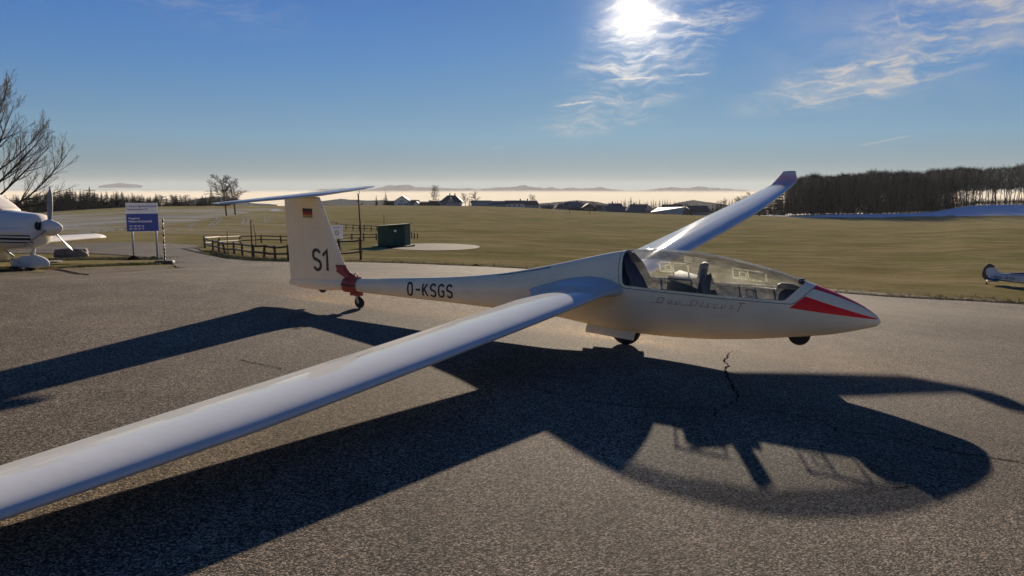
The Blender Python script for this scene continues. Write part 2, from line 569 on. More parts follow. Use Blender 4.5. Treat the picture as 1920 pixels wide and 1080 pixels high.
# ------------------------------------------------------------------ ground materials
def mat_asphalt(name, base=(0.198, 0.160, 0.119)):
    m, nt, bs = new_mat(name)
    pos = nt.node('ShaderNodeTexCoord').outputs['Object']
    c1 = nt.sep(nt.voronoi(pos, 118.0, out=1))               # stone chips, about 8 mm
    c2 = nt.sep(nt.voronoi(pos, 260.0, out=1))
    big = nt.noise(pos, 0.28, 5, 0.6)
    mid = nt.noise(nt.mapping(pos, scale=(1, 0.5, 1), rot=(0, 0, R(25))), 1.6, 6, 0.65)
    f = nt.math('ADD', 0.16, nt.math('MULTIPLY', nt.math('POWER', c1[0], 2.4), 2.35))
    f = nt.math('ADD', f, nt.math('MULTIPLY', nt.math('SUBTRACT', c2[1], 0.5), 0.5))
    f = nt.math('MULTIPLY', f, nt.ramp(nt.noise(pos, 30, 6, 0.8), 0.3, 0.7, 0.74, 1.28, False))
    f = nt.math('MAXIMUM', f, 0.05)
    f = nt.math('MULTIPLY', f, nt.ramp(big, 0.3, 0.7, 0.76, 1.16))
    f = nt.math('MULTIPLY', f, nt.ramp(mid, 0.3, 0.7, 0.84, 1.14))
    stain = nt.noise(pos, 0.75, 4, 0.6, 1.2)
    f = nt.math('MULTIPLY', f, nt.ramp(stain, 0.64, 0.74, 1.0, 0.78))
    track = nt.noise(nt.mapping(pos, scale=(0.12, 1.6, 1), rot=(0, 0, R(-20))), 1.0, 4, 0.6)
    f = nt.math('MULTIPLY', f, nt.ramp(track, 0.58, 0.72, 1.0, 0.88))
    tint = nt.mix(nt.ramp(c1[2], 0.55, 0.95), base, (base[0] * 1.12, base[1] * 0.96, base[2] * 0.80))
    nt.put(bs.inputs['Base Color'], nt.vec('SCALE', tint, scale=f))
    bs.inputs['Roughness'].default_value = 0.95
    bs.inputs['Diffuse Roughness'].default_value = 0.54
    bs.inputs['Specular IOR Level'].default_value = 0.04
    dome = nt.voronoi(pos, 118.0)
    hgt = nt.math('SUBTRACT', nt.math('MULTIPLY', c1[1], 0.5), nt.math('MULTIPLY', dome, 0.8))
    nt.put(bs.inputs['Normal'], nt.bump(hgt, 0.7, 0.005))
    return m

def mat_field():
    m, nt, bs = new_mat('meadow')
    pos = nt.node('ShaderNodeTexCoord').outputs['Object']
    at = nt.node('ShaderNodeAttribute'); at.attribute_name = 'snow'
    snow = at.outputs['Fac']
    big = nt.noise(nt.mapping(pos, scale=(0.7, 1.0, 1), rot=(0, 0, R(12))), 0.04, 6, 0.62)
    mid = nt.noise(nt.mapping(pos, scale=(0.6, 1.0, 1), rot=(0, 0, R(10))), 0.35, 7, 0.72)
    fine = nt.noise(nt.mapping(pos, scale=(0.6, 1, 1)), 7.0, 6, 0.7)
    tuft = nt.noise(pos, 38.0, 4, 0.7)
    a = nt.mix(nt.ramp(big, 0.35, 0.65), (0.105, 0.096, 0.036), (0.150, 0.110, 0.052))
    a = nt.mix(nt.ramp(mid, 0.40, 0.66), a, (0.185, 0.145, 0.078))
    a = nt.mix(nt.math('MULTIPLY', nt.ramp(fine, 0.45, 0.62), 0.55), a, (0.060, 0.066, 0.020))
    streak = nt.noise(nt.mapping(pos, scale=(0.7, 1.0, 1), rot=(0, 0, R(8))), 0.16, 7, 0.8)
    f = nt.math('MULTIPLY', nt.ramp(tuft, 0.3, 0.7, 0.4, 1.6), nt.ramp(fine, 0.3, 0.7, 0.62, 1.3))
    f = nt.math('MULTIPLY', f, nt.ramp(streak, 0.35, 0.65, 0.76, 1.22))
    a = nt.vec('SCALE', a, scale=nt.math('MULTIPLY', f, 1.95))
    # thin old snow lies in the hollows of the rough ground
    brk = nt.math('ADD', nt.noise(nt.mapping(pos, scale=(0.3, 1, 1), rot=(0, 0, R(-20))), 0.16, 8, 0.72), nt.math('MULTIPLY', nt.math('SUBTRACT', nt.noise(pos, 2.2, 5, 0.7), 0.5), 0.55))
    edge = nt.math('SUBTRACT', 1.05, snow)
    sm = nt.ramp(brk, nt.math('SUBTRACT', edge, 0.10), nt.math('ADD', edge, 0.10))
    frost = nt.ramp(nt.noise(nt.mapping(pos, scale=(0.35, 1, 1), rot=(0, 0, R(-15))), 0.075, 6, 0.7), 0.36, 0.62, 0.08, 0.52)
    frost = nt.math('MULTIPLY', frost, nt.ramp(nt.noise(pos, 1.2, 5, 0.75), 0.35, 0.6, 0.45, 1.25))
    far_w = nt.ramp(snow, 0.6, 0.9)
    wgt = nt.math('ADD', nt.math('MULTIPLY', frost, nt.math('SUBTRACT', 1.0, far_w)), far_w)
    col = nt.mix(nt.math('MULTIPLY', sm, wgt), a, (0.55, 0.60, 0.68))
    nt.put(bs.inputs['Base Color'], col)
    bs.inputs['Roughness'].default_value = 1.0
    bs.inputs['Diffuse Roughness'].default_value = 0.5
    bs.inputs['Specular IOR Level'].default_value = 0.0
    bs.inputs['Sheen Weight'].default_value = 0.03
    bs.inputs['Sheen Roughness'].default_value = 0.5
    bs.inputs['Sheen Tint'].default_value = (0.9, 0.8, 0.5, 1)
    hgt = nt.math('ADD', nt.math('MULTIPLY', fine, 1.0), nt.math('MULTIPLY', tuft, 0.8))
    nt.put(bs.inputs['Normal'], nt.bump(hgt, 0.6, 0.10))
    return m

M_ASPH = mat_asphalt('asphalt')
M_PATH = mat_asphalt('path_asphalt', (0.150, 0.130, 0.110))
M_CONC = simple('concrete', (0.030, 0.026, 0.021), 0.95, 0.25, 1.6, bump=0.3, bscale=60, spec=0.03)
M_FIELD = mat_field()
M_CRACK = simple('crack_filling', (0.008, 0.007, 0.006), 1.0, 0.3, 9, spec=0.0)
def mat_gravel():
    m, nt, bs = new_mat('gravel')
    pos = nt.node('ShaderNodeTexCoord').outputs['Object']
    c = nt.sep(nt.voronoi(pos, 26.0, out=1))[0]
    n = nt.noise(pos, 1.1, 5, 0.6)
    a = nt.mix(c, (0.10, 0.082, 0.062), (0.27, 0.225, 0.18))
    a = nt.mix(nt.ramp(n, 0.52, 0.68), a, (0.075, 0.07, 0.03))
    nt.put(bs.inputs['Base Color'], nt.vec('SCALE', a, scale=0.55)); bs.inputs['Roughness'].default_value = 1.0; bs.inputs['Specular IOR Level'].default_value = 0.02
    nt.put(bs.inputs['Normal'], nt.bump(nt.voronoi(pos, 26.0), 0.8, 0.02))
    return m
M_GRAVEL = mat_gravel()
M_EARTH = simple('bare_earth', (0.030, 0.022, 0.016), 1.0, 0.35, 9, bump=0.8, bscale=18, spec=0.0)

def to_px(x, y, z):
    dx, dy, dz = x, y, z - CAM_Z
    dep = dy * CF.y + dz * CF.z
    dep = np.where(dep < 0.1, 0.1, dep)
    return 960 + FPX * dx / dep, 540 - FPX * (dy * CU.y + dz * CU.z) / dep

def build_field():
    az = np.concatenate([np.arange(-180, -46, 4.0), np.arange(-46, 46, 0.3), np.arange(46, 180, 4.0)])
    az = np.radians(az)
    rr = np.concatenate([np.exp(np.linspace(np.log(0.5), np.log(600), 250)), np.exp(np.linspace(np.log(640), np.log(9600), 24))])
    A, Q = np.meshgrid(az, rr)
    X = np.sin(A) * Q; Y = np.cos(A) * Q
    Z = terrain(X, Y) - FIELD_DROP
    nr, nc = X.shape
    f = []
    for i in range(nr - 1):
        b = i * nc
        f += [(b + k, b + (k + 1) % nc, b + nc + (k + 1) % nc, b + nc + k) for k in range(nc)]
    verts = np.stack([X, Y, Z], -1).reshape(-1, 3)
    o = mk('meadow', verts, f, M_FIELD, None, True)
    px, py = to_px(X.ravel(), Y.ravel(), Z.ravel())
    front = (Y.ravel() > 5)
    sn = np.full(px.shape, 0.20)
    # right: band of snow in front of the wood and below it
    b = np.interp(px, [1300, 1440, 1500, 1650, 1760, 1850, 1920, 2100], [395, 405.5, 407.5, 408, 406, 404.5, 406, 407])
    sn = np.maximum(sn, np.where(px > 1430, 0.95 * smooth(1.2, -1.2, py - b), 0))
    # left: frosted slope, thinning towards the road, and the ploughed piece
    top = np.interp(px, [0, 100, 300, 500, 620], [402, 400, 390, 388, 390])
    low = np.interp(px, [0, 150, 240, 330, 420, 500, 560], [440, 441, 433, 424, 408, 396, 390])
    w = smooth(-2, 5, py - top) * smooth(6, -6, py - low) * smooth(640, 560, px)
    sn = np.maximum(sn, 0.20 + 0.42 * w)
    w2 = smooth(-3, 3, py - low) * smooth(455, 432, py) * smooth(645, 600, px) * smooth(120, 240, px)
    sn = np.maximum(sn, 0.20 + 0.27 * w2)
    w3 = smooth(4, 1, np.abs(py - 394)) * smooth(20, 8, np.abs(px - 516))
    sn = np.maximum(sn, 0.20 + 0.6 * w3)
    w4 = smooth(1.8, 0.6, np.abs(py - np.interp(px, [1000, 1060, 1140, 1230], [391, 397, 402, 404.5]))) * smooth(1000, 1040, px) * smooth(1235, 1200, px)
    sn = np.maximum(sn, 0.20 + 0.28 * w4)
    sn = np.where(front, sn, 0.0)
    at = o.data.attributes.new('snow', 'FLOAT', 'POINT')
    at.data.foreach_set('value', sn.astype(np.float32))
    tag(o, kind='structure')
    return o
field = build_field()

def P2(*pts):
    return [tuple(gp(*p))[:2] for p in pts]
apron_poly = ([(-24, -18), (-20, -6)] + P2((0, 522), (120, 516), (240, 510), (335, 503), (400, 500), (470, 493), (560, 491), (650, 491), (760, 494), (880, 499), (1000, 505), (1150, 515), (1300, 528), (1450, 540), (1640, 555), (1780, 563), (1919, 571)) + [(26, 20.5), (60, 23), (60, -18)])
apron = tag(sheet('apron', apron_poly, 0.0, M_ASPH, 1.0, jitter=0.035, seed=3), kind='structure')
road_poly = P2((330, 501), (318, 492), (300, 485), (240, 478), (150, 474), (40, 474), (-200, 478), (-200, 460), (40, 459), (150, 456), (250, 454), (330, 456), (372, 460), (376, 470), (385, 478), (420, 484), (470, 489), (545, 490), (600, 491), (600, 494), (470, 497), (400, 503))
road = tag(sheet('access_road', road_poly, -0.008, M_PATH, 1.0, jitter=0.04, seed=5), kind='structure')
gravel_poly = P2((-250, 538), (0, 521), (120, 515.5), (240, 509.5), (335, 502.5), (326, 497), (200, 500), (90, 505), (0, 510), (-250, 522))
gravel = tag(sheet('gravel_strip', gravel_poly, -0.012, M_GRAVEL, 1.0, jitter=0.12, seed=8), kind='structure')
gravel2 = tag(sheet('gravel_verge', P2((640, 493), (760, 496), (880, 501), (1000, 507), (1150, 517), (1300, 530), (1450, 542), (1640, 557), (1780, 565), (1919, 573), (2100, 583), (2100, 574), (1919, 566), (1640, 547), (1450, 534), (1300, 523), (1150, 511), (1000, 502.5), (880, 497), (760, 492.5), (640, 490.5)), -0.016, M_GRAVEL, 1.0, jitter=0.16, seed=9), kind='structure')
pad_poly = []
for k in range(36):
    a_ = 2 * math.pi * k / 36
    pad_poly.append((812 + 88 * math.cos(a_), 462.5 + 6.5 * math.sin(a_)))
pad = tag(sheet('concrete_pad', P2(*pad_poly), -0.010, M_CONC, 1.0, jitter=0.03, seed=4), kind='structure')

M_OLDSNOW = simple('packed_old_snow', (0.19, 0.19, 0.185), 1.0, 0.5, 2.5, spec=0.0)
def track(pts, w):
    P = [gp(*p) for p in pts]; Q = []
    for a, b in zip(P[:-1], P[1:]):
        for k in range(10): Q.append(a.lerp(b, k / 10))
    V = []; r = random.Random(len(pts) + int(pts[0][0]))
    for i, q in enumerate(Q):
        t = (Q[min(i + 1, len(Q) - 1)] - Q[max(i - 1, 0)]).normalized(); nr = Vector((-t.y, t.x, 0)); ww = w * r.uniform(0.3, 1.0)
        for sd in (-1, 1):
            p = q + nr * sd * ww / 2; V.append((p.x, p.y, tz(p.x, p.y) - FIELD_DROP + 0.02))
    o = mk('snow_track', V, [(2 * i, 2 * i + 1, 2 * i + 3, 2 * i + 2) for i in range(len(Q) - 1)], M_OLDSNOW, None, False)
    tag(o, kind='structure')
for dx in (0, 9):
    track([(389 + dx, 425), (400 + dx, 416), (407 + dx, 410), (405 + dx, 408)], 0.35)
    track([(452 + dx, 420.5), (457 + dx, 414), (455 + dx, 409), (449 + dx, 405)], 0.35)
    track([(349 + dx * 0.8, 426), (358 + dx * 0.8, 419), (362 + dx * 0.8, 415)], 0.3)
    track([(497 + dx, 417), (496 + dx, 410), (488 + dx, 403)], 0.35)
def crack(pts, w0, seed):
    rnd = random.Random(seed); P = [gp(*p) for p in pts]
    Q = []
    for a, b in zip(P[:-1], P[1:]):
        m = max(2, int((b - a).length / 0.05))
        nr = Vector((-(b - a).y, (b - a).x, 0)).normalized()
        for k in range(m):
            off = nr * rnd.gauss(0, 0.014) if k else Vector()
            Q.append(a.lerp(b, k / m) + off)
    Q.append(P[-1]); vs = []; n = len(Q)
    for i, q in enumerate(Q):
        t = (Q[min(i + 1, n - 1)] - Q[max(i - 1, 0)]).normalized(); nr = Vector((-t.y, t.x, 0))
        w = w0 * 0.8 * (0.35 + 1.0 * rnd.random()) * min(1.0, 0.25 + 4 * min(i, n - 1 - i) / n)
        for s in (-1, 1):
            p = q + nr * s * w / 2; vs.append((p.x, p.y, tz(p.x, p.y) + 0.004))
    return mk('crack', vs, [(2 * i, 2 * i + 1, 2 * i + 3, 2 * i + 2) for i in range(n - 1)], M_CRACK, apron, False)
crack([(1371, 657), (1362, 672), (1357, 676), (1364, 683), (1358, 693), (1366, 712), (1384, 744), (1383, 752), (1362, 760), (1345, 768)], 0.024, 1)
crack([(903, 722), (960, 727), (1020, 733), (1085, 752), (1190, 763), (1340, 769), (1362, 763), (1440, 770), (1490, 778), (1530, 788), (1600, 791), (1668, 808)], 0.016, 2)
crack([(1528, 784), (1552, 796), (1566, 808), (1660, 818), (1760, 842), (1830, 854), (1920, 868), (2050, 890)], 0.018, 3)
crack([(1339, 770), (1341, 784)], 0.014, 4)
crack([(1670, 915), (1705, 911)], 0.016, 5)
crack([(1730, 917), (1752, 913), (1764, 908)], 0.015, 6)
crack([(440, 672), (490, 684), (540, 694)], 0.016, 7)
crack([(180, 620), (330, 612), (420, 615)], 0.012, 8)

# ------------------------------------------------------------------ glider materials
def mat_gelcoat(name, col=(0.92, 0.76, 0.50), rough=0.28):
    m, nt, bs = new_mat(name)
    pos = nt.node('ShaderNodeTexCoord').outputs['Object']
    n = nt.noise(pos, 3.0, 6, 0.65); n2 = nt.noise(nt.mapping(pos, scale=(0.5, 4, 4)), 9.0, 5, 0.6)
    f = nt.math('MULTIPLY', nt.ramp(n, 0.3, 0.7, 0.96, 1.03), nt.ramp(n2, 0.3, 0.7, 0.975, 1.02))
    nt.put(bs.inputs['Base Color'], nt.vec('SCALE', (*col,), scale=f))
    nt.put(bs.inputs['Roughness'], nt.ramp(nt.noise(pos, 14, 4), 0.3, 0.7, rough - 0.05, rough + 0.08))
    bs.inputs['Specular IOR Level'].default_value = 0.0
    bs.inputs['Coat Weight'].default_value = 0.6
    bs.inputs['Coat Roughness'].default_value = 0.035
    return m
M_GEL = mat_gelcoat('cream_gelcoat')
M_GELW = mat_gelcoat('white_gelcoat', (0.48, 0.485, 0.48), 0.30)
M_RED = simple('red_paint', (0.95, 0.016, 0.010), 0.4, 0.05, 5, coat=0.15, spec=0.2)
M_REDTEX = simple('red_dolly_shell', (0.36, 0.045, 0.028), 0.5, 0.15, 8, coat=0.1)
M_BLACKPAINT = simple('dark_lettering', (0.022, 0.026, 0.028), 0.45, 0.2, 10)
M_REDLET = simple('red_lettering', (0.50, 0.07, 0.05), 0.45, 0.1, 20)
M_RUBBER = simple('tyre_rubber', (0.016, 0.016, 0.017), 0.75, 0.3, 14, bump=0.2, bscale=90)
M_METAL = simple('grey_metal', (0.42, 0.43, 0.44), 0.4, 0.12, 9, metallic=0.9)
M_DKMETAL = simple('dark_metal', (0.06, 0.06, 0.065), 0.5, 0.2, 9, metallic=0.6)
M_INT = simple('cockpit_grey', (0.23, 0.235, 0.235), 0.8, 0.18, 12)
M_NAVY = simple('navy_upholstery', (0.016, 0.020, 0.046), 0.9, 0.25, 14, bump=0.2, bscale=200)
M_BLKUPH = simple('black_upholstery', (0.022, 0.024, 0.028), 0.75, 0.3, 14, bump=0.2, bscale=200)
M_HEADREST = simple('grey_headrest', (0.15, 0.16, 0.17), 0.8, 0.2, 14)
M_WHITEPLAST = simple('white_frame_plastic', (0.72, 0.71, 0.66), 0.5, 0.06, 20)
M_SHIELD = simple('beige_panel_top', (0.20, 0.175, 0.15), 0.8, 0.1, 10, spec=0.1)
M_GAP = simple('dark_seam_gap', (0.05, 0.05, 0.05), 0.9, 0.1, 5)  # even dark colour of the joints between parts
M_FLAGB = simple('flag_black', (0.015, 0.013, 0.014), 0.5, 0.1, 20)
M_FLAGR = simple('flag_red', (0.35, 0.012, 0.02), 0.5, 0.1, 20)
M_FLAGY = simple('flag_gold', (0.42, 0.27, 0.07), 0.5, 0.1, 20)

def mat_glass(name, dust=0.05, tint=(0.93, 0.95, 0.95)):
    """thin perspex: clear, mirror like towards grazing angles, with dust that catches the light"""
    m = bpy.data.materials.new(name); m.use_nodes = True
    nt = NT(m.node_tree); m.node_tree.nodes.clear()
    out = nt.node('ShaderNodeOutputMaterial')
    pos = nt.node('ShaderNodeTexCoord').outputs['Object']
    tr = nt.node('ShaderNodeBsdfTransparent'); nt.put(tr.inputs[0], tint)
    gl = nt.node('ShaderNodeBsdfGlossy'); gl.inputs['Roughness'].default_value = 0.03
    fr = nt.node('ShaderNodeFresnel'); fr.inputs['IOR'].default_value = 1.45
    fac = nt.math('MULTIPLY', fr.outputs[0], 0.7, clamp=True)
    mx = nt.node('ShaderNodeMixShader'); nt.put(mx.inputs[0], fac); nt.l.new(tr.outputs[0], mx.inputs[1]); nt.l.new(gl.outputs[0], mx.inputs[2])
    df = nt.node('ShaderNodeBsdfTranslucent'); df.inputs[0].default_value = (0.85, 0.83, 0.78, 1)
    spk = nt.ramp(nt.noise(pos, 95, 3, 0.7), 0.66, 0.74)
    smear = nt.ramp(nt.noise(nt.mapping(pos, scale=(1, 1, 2)), 5.0, 6, 0.7), 0.35, 0.75, 0.35, 1.3)
    d = nt.math('ADD', nt.math('MULTIPLY', spk, 0.45), nt.math('MULTIPLY', smear, dust), clamp=True)
    m2 = nt.node('ShaderNodeMixShader'); nt.put(m2.inputs[0], d); nt.l.new(mx.outputs[0], m2.inputs[1]); nt.l.new(df.outputs[0], m2.inputs[2])
    nt.l.new(m2.outputs[0], out.inputs['Surface'])
    return m
M_GLASS = mat_glass('canopy_perspex', 0.038)
M_GLASS2 = mat_glass('cabin_glass', 0.03, (0.75, 0.80, 0.82))

# ------------------------------------------------------------------ glider
GM = Matrix(((0.99896, 0.00462, 0.04532), (-0.00558, 0.99976, 0.02095), (-0.04521, -0.02119, 0.99875)))
def glider_matrix():
    th, roll = 0.5214, 0.121
    fx = Vector((math.cos(th), -math.sin(th), 0)); sy = Vector((-math.sin(th), -math.cos(th), 0)); up = Vector((0, 0, 1))
    S = sy * math.cos(roll) - up * math.sin(roll); U = sy * math.sin(roll) + up * math.cos(roll)
    C = Vector((0, 0, CAM_Z))
    o = GM @ (Vector((1.4763, 9.6629, 0)) - C) + C
    X, Y, Z = GM @ fx, -(GM @ S), GM @ U
    return Matrix(((X.x, Y.x, Z.x, o.x), (X.y, Y.y, Z.y, o.y), (X.z, Y.z, Z.z, o.z), (0, 0, 0, 1)))
GMW = glider_matrix()
glider = empty('glider', mw=GMW)
tag(glider, 'large cream two-seat glider with long wings, red nose stripes and bubble canopy', 'glider')

# side view of the body: x forward from the main wheel, z above the ground
_ft = pchip([-5.90, -5.5, -4.9, -4.33, -3.49, -2.63, -1.83, -1.33, -1.0, -0.55, -0.20, 0.10, 0.44, 0.84, 1.34, 1.76, 2.20, 2.28, 2.427, 2.556, 2.70, 2.84, 2.878, 2.893],
            [0.33, 0.40, 0.445, 0.481, 0.56, 0.649, 0.768, 0.874, 0.956, 1.075, 1.165, 1.222, 1.249, 1.243, 1.184, 1.099, 0.972, 0.947, 0.898, 0.848, 0.784, 0.693, 0.657, 0.630])
_fb = pchip([-5.90, -5.5, -5.1, -4.77, -4.33, -3.5, -2.63, -1.0, -0.7, -0.4, 0.29, 0.87, 1.5, 1.97, 2.42, 2.634, 2.80, 2.866, 2.893],
            [0.25, 0.218, 0.222, 0.258, 0.262, 0.267, 0.274, 0.258, 0.235, 0.206, 0.177, 0.199, 0.268, 0.347, 0.434, 0.496, 0.553, 0.578, 0.612])
_fw = pchip([-5.90, -5.5, -4.9, -4.33, -3.5, -2.6, -1.8, -1.2, -0.6, 0.0, 0.6, 1.2, 1.76, 2.2, 2.5, 2.7, 2.82, 2.87, 2.893],
            [0.008, 0.045, 0.085, 0.105, 0.128, 0.150, 0.178, 0.212, 0.268, 0.325, 0.352, 0.350, 0.312, 0.250, 0.182, 0.124, 0.080, 0.050, 0.012])
_fc = pchip([-5.90, -4.33, -2.6, -1.0, 0.0, 1.0, 1.76, 2.3, 2.7, 2.893], [0.29, 0.372, 0.46, 0.60, 0.66, 0.69, 0.70, 0.685, 0.645, 0.621])
def ring(x, n=72, off=0.0):
    t, b, w, c = float(_ft(x)) - off, float(_fb(x)) + off, max(float(_fw(x)) - off, 0.002), float(_fc(x))
    c = min(max(c, b + 0.005), t - 0.005)
    o = []
    for k in range(n):
        a = 2 * math.pi * k / n
        cs, sn = math.cos(a), math.sin(a)
        e = 2.0 / (2.05 if sn > 0 else 2.25)
        y = math.copysign(abs(cs) ** e, cs) * w
        z = c + (math.copysign(abs(sn) ** e, sn)) * ((t - c) if sn > 0 else (c - b))
        o.append(Vector((x, y, z)))
    return o
FX = np.concatenate([np.linspace(-5.89, -4.2, 40), np.linspace(-4.1, -1.4, 40), np.linspace(-1.34, 2.4, 110), np.linspace(2.43, 2.8, 20), [2.82, 2.84, 2.855, 2.867, 2.878, 2.887, 2.893]])
fv = []; ff = []
NR = 72
for x in FX: fv += ring(float(x), NR)
ff = grid_faces(len(FX), NR, True)
ff.append(tuple(range(NR))[::-1]); ff.append(tuple((len(FX) - 1) * NR + k for k in range(NR)))
BODY_BVH = BVHTree.FromPolygons(fv, ff)

can_sd = sd_poly([(0.10, 0.875), (2.01, 0.862), (2.32, 1.16), (1.2, 1.6), (-0.02, 1.5)])
def phi_canopy(v): return can_sd(v.x, v.z) - 0.075
body_in, body_out = split(fv, ff, phi_canopy)          # inside canopy outline, outside
gl_sd = sd_poly([(0.115, 0.880), (1.925, 0.868), (2.205, 1.16), (1.2, 1.6), (0.0, 1.5)])
def phi_glass(v): return gl_sd(v.x, v.z) - 0.052
glass_v, frame_v = split(*body_in, phi_glass)
# red stripes on the nose: an upper one along the spine, a broad lower one on each side
def stripe_u(v):
    t, b = float(_ft(v.x)), float(_fb(v.x))
    return (v.z - b) / (t - b)
def nose_k(v): return (2.86 - v.x) / 0.86
low_s, rest = carve(body_out, [lambda v: 2.005 + (v.z - 0.742) * 1.10 - v.x, lambda v: v.x - 2.862, lambda v: (0.742 - 0.098 * (v.x - 2.011)) - v.z, lambda v: v.z - (0.878 - 0.288 * (v.x - 2.13))])
top_s, rest = carve(rest, [lambda v: 1.9 - v.x, lambda v: v.x - 2.868, lambda v: 0.62 - stripe_u(v), lambda v: abs(v.y) - (0.008 + 0.098 * (2.875 - v.x) / 0.65)])
seam, rest = carve(rest, [lambda v: phi_canopy(v) - 0.007])
mk('canopy_seam', *seam, M_GAP, glider)
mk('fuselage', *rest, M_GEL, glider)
mk('nose_stripe', *low_s, M_RED, glider)['label'] = 'broad red stripe low on the nose'
mk('nose_stripe', *top_s, M_RED, glider)['label'] = 'red stripe along the top of the nose'
canopy = mk('canopy', *glass_v, M_GLASS, glider)
mk('canopy_frame', *frame_v, M_GEL, canopy)

# inside of the cockpit
def interior():
    vs = []; xs = np.linspace(-0.12, 2.16, 60)
    for x in xs: vs += ring(float(x), NR, 0.022)
    fs = grid_faces(len(xs), NR, True)
    tub, _ = split(vs, fs, lambda v: -phi_canopy(v) - 0.004)
    o = mk('cockpit_tub', *tub, M_INT, glider)
    o.data.flip_normals()
    return o
tub = interior()
def surf(x, z, side=-1, out=0.0):
    """point on the skin at x, z on one side"""
    h = BODY_BVH.ray_cast(Vector((x, side * 1.5, z)), Vector((0, -side, 0)))
    p, n = h[0], h[1]
    if p is None:
        return Vector((x, 0, z))
    if n.y * side < 0: n = -n
    return p + n * out
# seats, panels
mb = MB()
prof = [(0.02, 1.12), (0.10, 0.98), (0.20, 0.80), (0.30, 0.62), (0.42, 0.48), (0.62, 0.42), (0.85, 0.43)]
vs = []
for (x, z) in prof:
    for k in range(9):
        t = -1 + 2 * k / 8
        w = max(float(_fw(x)) * (0.90 if z > 0.6 else 0.72), 0.1) * (0.62 if z > 1.0 else 1.0)
        vs.append((x - 0.05 * (1 - t * t), t * w, z + 0.04 * t * t))
mk('rear_seat', vs, grid_faces(len(prof), 9), M_NAVY, glider)
vs = []
prof = [(0.985, 0.93), (1.02, 0.84), (1.09, 0.66), (1.20, 0.50), (1.38, 0.42), (1.62, 0.44)]
for (x, z) in prof:
    for k in range(9):
        t = -1 + 2 * k / 8
        vs.append((x - 0.03 * (1 - t * t), t * 0.235, z + 0.03 * t * t))
fs_ = MB(); fs_.add(vs, grid_faces(len(prof), 9)); fs_.add([(v[0] - 0.045, v[1], v[2] - 0.01) for v in vs], [f[::-1] for f in grid_faces(len(prof), 9)])
fs_.build('front_seat', M_BLKUPH, glider, True)
hr = MB(); hr.box((0.955, 0, 1.005), (0.075, 0.20, 0.235), Matrix.Rotation(R(9), 3, 'Y'), 0.033)
smooth_by_angle(hr.build('headrest', M_HEADREST, glider))
pod = MB(); pod.box((0.70, 0.0, 0.815), (0.26, 0.40, 0.23), Matrix.Rotation(R(6), 3, 'Y'), 0.02)
smooth_by_angle(pod.build('rear_instrument_panel', M_BLKUPH, glider))
cp = MB(); cp.box((0.735, 0.0, 0.937), (0.27, 0.44, 0.012), Matrix.Rotation(R(10), 3, 'Y'), 0.004)
smooth_by_angle(cp.build('panel_glare_shield', M_SHIELD, glider))
fp = MB()
vs = []
for i, (x, w, zt) in enumerate([(1.82, 0.15, 0.945), (1.86, 0.19, 0.965), (1.98, 0.205, 0.955), (2.09, 0.18, 0.92)]):
    for k in range(13):
        a = math.pi * k / 12
        vs.append((x, -math.cos(a) * w, 0.62 + (zt - 0.62) * math.sin(a) ** 0.55))
fp.add(vs, grid_faces(4, 13)); fp.add([vs[k] for k in range(13)], [tuple(range(12, -1, -1))])
smooth_by_angle(fp.build('front_instrument_panel', M_BLKUPH, glider), 50)
cmp_ = MB(); cmp_.lathe([(-0.03, 0.024), (-0.022, 0.034), (0.022, 0.034), (0.03, 0.024)], 'X', (2.06, 0.05, 0.985), 14)
smooth_by_angle(cmp_.build('compass', M_DKMETAL, glider))
stk = MB(); stk.tube([(1.55, 0.0, 0.42), (1.50, 0.0, 0.60), (1.47, 0.0, 0.72)], [0.013, 0.013, 0.02], 8)
stk.build('control_stick', M_DKMETAL, glider, True)
for x0, nm in ((0.50, 'rear'), (1.18, 'front')):
    b = MB(); b.tube([(x0 + 0.05, -0.13, 0.66), (x0 + 0.12, -0.09, 0.56), (x0 + 0.20, -0.03, 0.50), (x0 + 0.2, 0.04, 0.50), (x0 + 0.1, 0.1, 0.58)], 0.018, 6, flat=0.3)
    b.build('seat_belt', M_METAL, glider, True)
bw = MB()
for sd in (-1, 1):
    for x0, x1 in ((0.16, 0.95), (1.05, 1.85)):
        pts = [surf(x, 0.79, sd, -0.035) for x in np.linspace(x0, x1, 8)]
        bw.tube(pts, 0.02, 6)
bw.build('side_rail', M_DKMETAL, glider, True)
bk = MB(); rg = ring(-0.08, 40, 0.022); bk.add(rg, [tuple(range(40))]); bk.build('rear_bulkhead', M_NAVY, glider)

def mat_milky(name):
    m = bpy.data.materials.new(name); m.use_nodes = True
    nt = NT(m.node_tree); m.node_tree.nodes.clear(); out = nt.node('ShaderNodeOutputMaterial')
    pos = nt.node('ShaderNodeTexCoord').outputs['Object']
    c = nt.vec('SCALE', (0.85, 0.83, 0.74), scale=nt.ramp(nt.noise(pos, 30, 3), 0.3, 0.7, 0.85, 1.05))
    a = nt.node('ShaderNodeBsdfDiffuse'); b = nt.node('ShaderNodeBsdfTranslucent'); nt.put(a.inputs[0], c); nt.put(b.inputs[0], c)
    x = nt.node('ShaderNodeMixShader'); x.inputs[0].default_value = 0.6; nt.l.new(a.outputs[0], x.inputs[1]); nt.l.new(b.outputs[0], x.inputs[2]); nt.l.new(x.outputs[0], out.inputs[0])
    return m
M_VENT = mat_milky('milky_window_rail')
